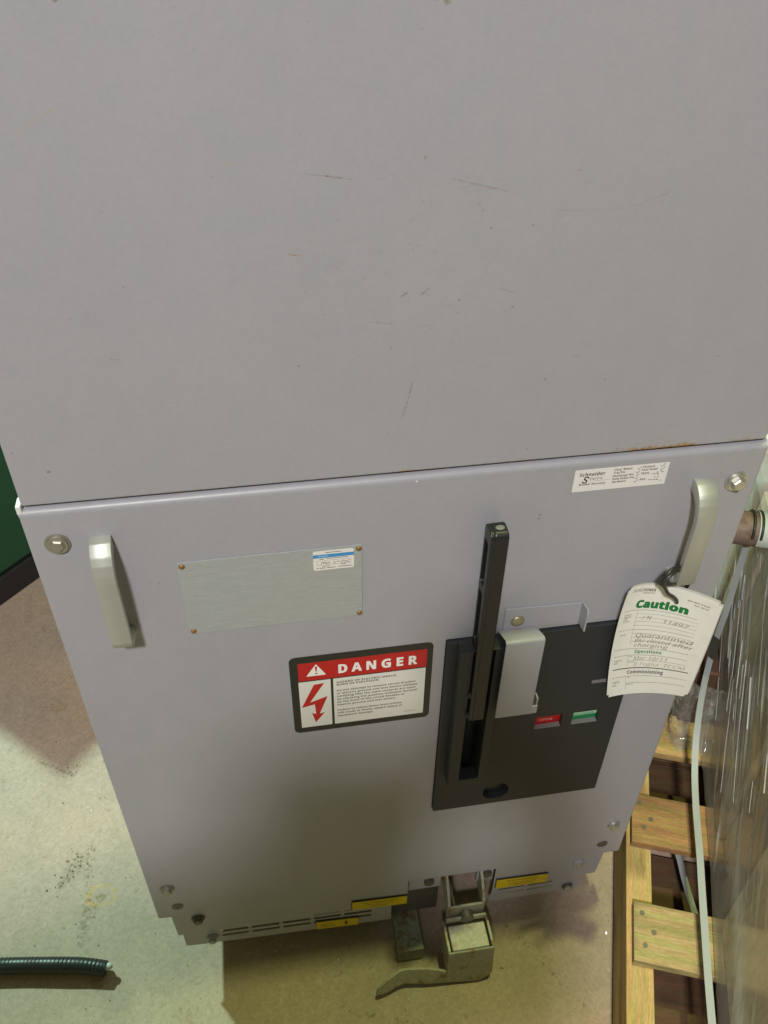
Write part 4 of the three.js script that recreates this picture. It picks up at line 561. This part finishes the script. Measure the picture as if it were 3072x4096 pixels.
// ---------------------------------------------------------------- lamps
for (const [label, p, aim, size, col, power] of LAMPS) {
  const L = thing('hall_lamp', label, 'lamp', p); L.lookAt(...aim);          // +z looks at the aim
  const R = size * 0.62;
  const hous = new THREE.LatheGeometry([[0.02, -0.20], [R * 0.5, -0.18], [R * 0.9, -0.04], [R, 0.0], [R * 0.96, 0.004], [R * 0.86, -0.04], [0.02, -0.16]].map(([a, b]) => new THREE.Vector2(a, b)), 32); hous.rotateX(Math.PI / 2); part('housing', hous, std({ color: lin(0.3, 0.3, 0.3), roughness: 0.5, metalness: 0.5 }), L);
  const gl = new THREE.CylinderGeometry(R * 0.92, R * 0.92, 0.004, 40); gl.rotateX(Math.PI / 2); gl.translate(0, 0, -0.006); part('diffuser', gl, std({ color: 0x111111, emissive: lin(...col), emissiveIntensity: 6 }), L);
  const a = new THREE.RectAreaLight(lin(...col), power, size, size); a.position.set(0, 0, 0.008); a.rotation.y = Math.PI; L.add(a);   // area lights shine along their -z
}

{
  const [p, aim, col, cd] = DOWNLIGHT, L = thing('hall_lamp', 'unseen greenish lamp over the foot pedal, with a narrow cone added to brighten the front floor', 'lamp', p); L.lookAt(...aim);
  const hous = new THREE.LatheGeometry([[0.02, -0.26], [0.05, -0.25], [0.12, -0.03], [0.125, 0.0], [0.118, 0.0], [0.10, -0.05], [0.02, -0.20]].map(([a, b]) => new THREE.Vector2(a, b)), 32); hous.rotateX(Math.PI / 2); part('housing', hous, std({ color: lin(0.3, 0.3, 0.3), roughness: 0.5, metalness: 0.5 }), L);
  const gl = new THREE.CylinderGeometry(0.10, 0.10, 0.004, 32); gl.rotateX(Math.PI / 2); gl.translate(0, 0, -0.03); part('diffuser', gl, std({ color: 0x111111, emissive: lin(...col), emissiveIntensity: 6 }), L);
  const a = new THREE.SpotLight(lin(...col), cd, 0, 0.19, 0.8, 2); a.position.set(0, 0, 0.01); a.target.position.set(0, 0, 1); a.castShadow = true; a.shadow.radius = 3; L.add(a, a.target);  // cone narrowed to keep this added light off the floor at the left
}
// ---------------------------------------------------------------- the photographer, whose shadow falls on plate and floor
{
  const pr = thing('person', 'person in dark work clothes facing the switchgear, holding up a phone', 'person', [-0.005, 0, 0.95]);
  const o = pr.position, V = (x, y, z) => new THREE.Vector3(x - o.x, y - o.y, z - o.z);
  const HL = V(0.165, 1.415, 0.712), HR = V(0.275, 1.392, 0.716);
  const J = { pel: V(-0.005, 0.930, 0.96), che: V(-0.005, 1.240, 0.93), nek: V(0.005, 1.375, 0.92), hd0: V(0.015, 1.480, 0.895), hd1: V(0.025, 1.570, 0.895), sl: V(-0.245, 1.320, 0.925), srr: V(0.200, 1.310, 0.925), el: V(-0.405, 1.255, 0.81), er: V(0.260, 1.170, 0.84), wl: V(0.105, 1.375, 0.755), wr: V(0.285, 1.340, 0.765), hl: V(-0.105, 0.900, 0.97), hr: V(0.095, 0.900, 0.97), kl: V(-0.135, 0.490, 0.96), kr: V(0.125, 0.490, 0.95), al: V(-0.145, 0.090, 1.0), ar: V(0.145, 0.090, 0.99), tl: V(-0.165, 0.035, 0.87), tr: V(0.175, 0.035, 0.86) };
  const bones = [[J.pel, J.che, 0.145, 0.155], [J.che, J.nek, 0.15, 0.062], [J.sl, J.srr, 0.072, 0.072], [J.nek, J.hd0, 0.056, 0.058], [J.hd0, J.hd1, 0.078, 0.098], [J.sl, J.el, 0.066, 0.05], [J.el, J.wl, 0.048, 0.032], [J.srr, J.er, 0.066, 0.05], [J.er, J.wr, 0.048, 0.032], [J.hl, J.hr, 0.125, 0.125], [J.hl, J.kl, 0.095, 0.062], [J.kl, J.al, 0.06, 0.042], [J.hr, J.kr, 0.095, 0.062], [J.kr, J.ar, 0.06, 0.042], [J.al, J.tl, 0.044, 0.034], [J.ar, J.tr, 0.044, 0.034]];
  const cap = (p, a, b, ra, rb) => { const abx = b.x - a.x, aby = b.y - a.y, abz = b.z - a.z, l = abx * abx + aby * aby + abz * abz; let t = ((p[0] - a.x) * abx + (p[1] - a.y) * aby + (p[2] - a.z) * abz) / l; t = t < 0 ? 0 : t > 1 ? 1 : t; return Math.hypot(p[0] - a.x - abx * t, p[1] - a.y - aby * t, p[2] - a.z - abz * t) - (ra + (rb - ra) * t); };
  const field = (list, k, p) => { let s = 1e3; for (const [a, b, ra, rb] of list) { const d = cap(p, a, b, ra, rb), h = Math.max(0, k - Math.abs(s - d)) / k; s = Math.min(s, d) - h * h * k * 0.25; } return s; };
  const mesh = (list, k, c, half, res) => { const mc = new MarchingCubes(res, new THREE.MeshBasicMaterial(), false, false, 200000); mc.isolation = 0; for (let z = 0; z < res; z++) for (let y = 0; y < res; y++) for (let x = 0; x < res; x++) mc.field[z * res * res + y * res + x] = -field(list, k, [c[0] + half * (2 * x / res - 1), c[1] + half * (2 * y / res - 1), c[2] + half * (2 * z / res - 1)]); mc.update(); const n = mc.count * 3, g = new THREE.BufferGeometry(); const P = new Float32Array(mc.positionArray.slice(0, n)); for (let i = 0; i < n; i += 3) { P[i] = c[0] + half * P[i]; P[i + 1] = c[1] + half * P[i + 1]; P[i + 2] = c[2] + half * P[i + 2]; } g.setAttribute('position', new THREE.BufferAttribute(P, 3)); const s = mergeVertices(g, 1e-5); s.computeVertexNormals(); return s.toNonIndexed(); };
  const body = mesh(bones, 0.05, [0.0, 0.88, -0.04], 0.92, 104);
  // hands on the phone: palm, four fingers and a thumb each
  const hand = (w, s) => { const list = [], K = (x, y, z) => new THREE.Vector3(x, y, z); const pc = s < 0 ? HL : HR; list.push([w, pc, 0.030, 0.034]); for (let i = 0; i < 4; i++) { const y = pc.y + 0.028 - i * 0.019, L = [0.9, 1, 0.94, 0.76][i]; const a = K(pc.x - s * 0.012, y, pc.z - 0.012), b = K(pc.x - s * (0.012 + 0.030 * L), y + 0.004, pc.z - 0.030), c = K(pc.x - s * (0.012 + 0.058 * L), y + 0.002, pc.z - 0.022); list.push([a, b, 0.0095, 0.0085], [b, c, 0.0085, 0.007]); } const t0 = K(pc.x, pc.y + 0.01, pc.z + 0.015), t1 = K(pc.x - s * 0.02, pc.y + 0.045, pc.z + 0.022), t2 = K(pc.x - s * 0.040, pc.y + 0.055, pc.z + 0.012); list.push([t0, t1, 0.014, 0.010], [t1, t2, 0.010, 0.008]); return mesh(list, 0.008, [pc.x, pc.y, pc.z], 0.10, 52); };
  const geo = merge([body, hand(J.wl, -1), hand(J.wr, 1)]); geo.computeBoundingBox();
  part('body', geo, std({ color: lin(0.055, 0.058, 0.075), roughness: 0.85 }), pr);
  const ph = thing('phone', 'black mobile phone held up in both hands by the person', 'phone', [0.2265, 1.436, 0.668]); const pb = new RoundedBoxGeometry(0.076, 0.162, 0.0085, 3, 0.004); pb.rotateX(-0.70); part('phone_body', pb, blackGloss, ph); pr.updateMatrix();
}
renderer.render(scene, camera);
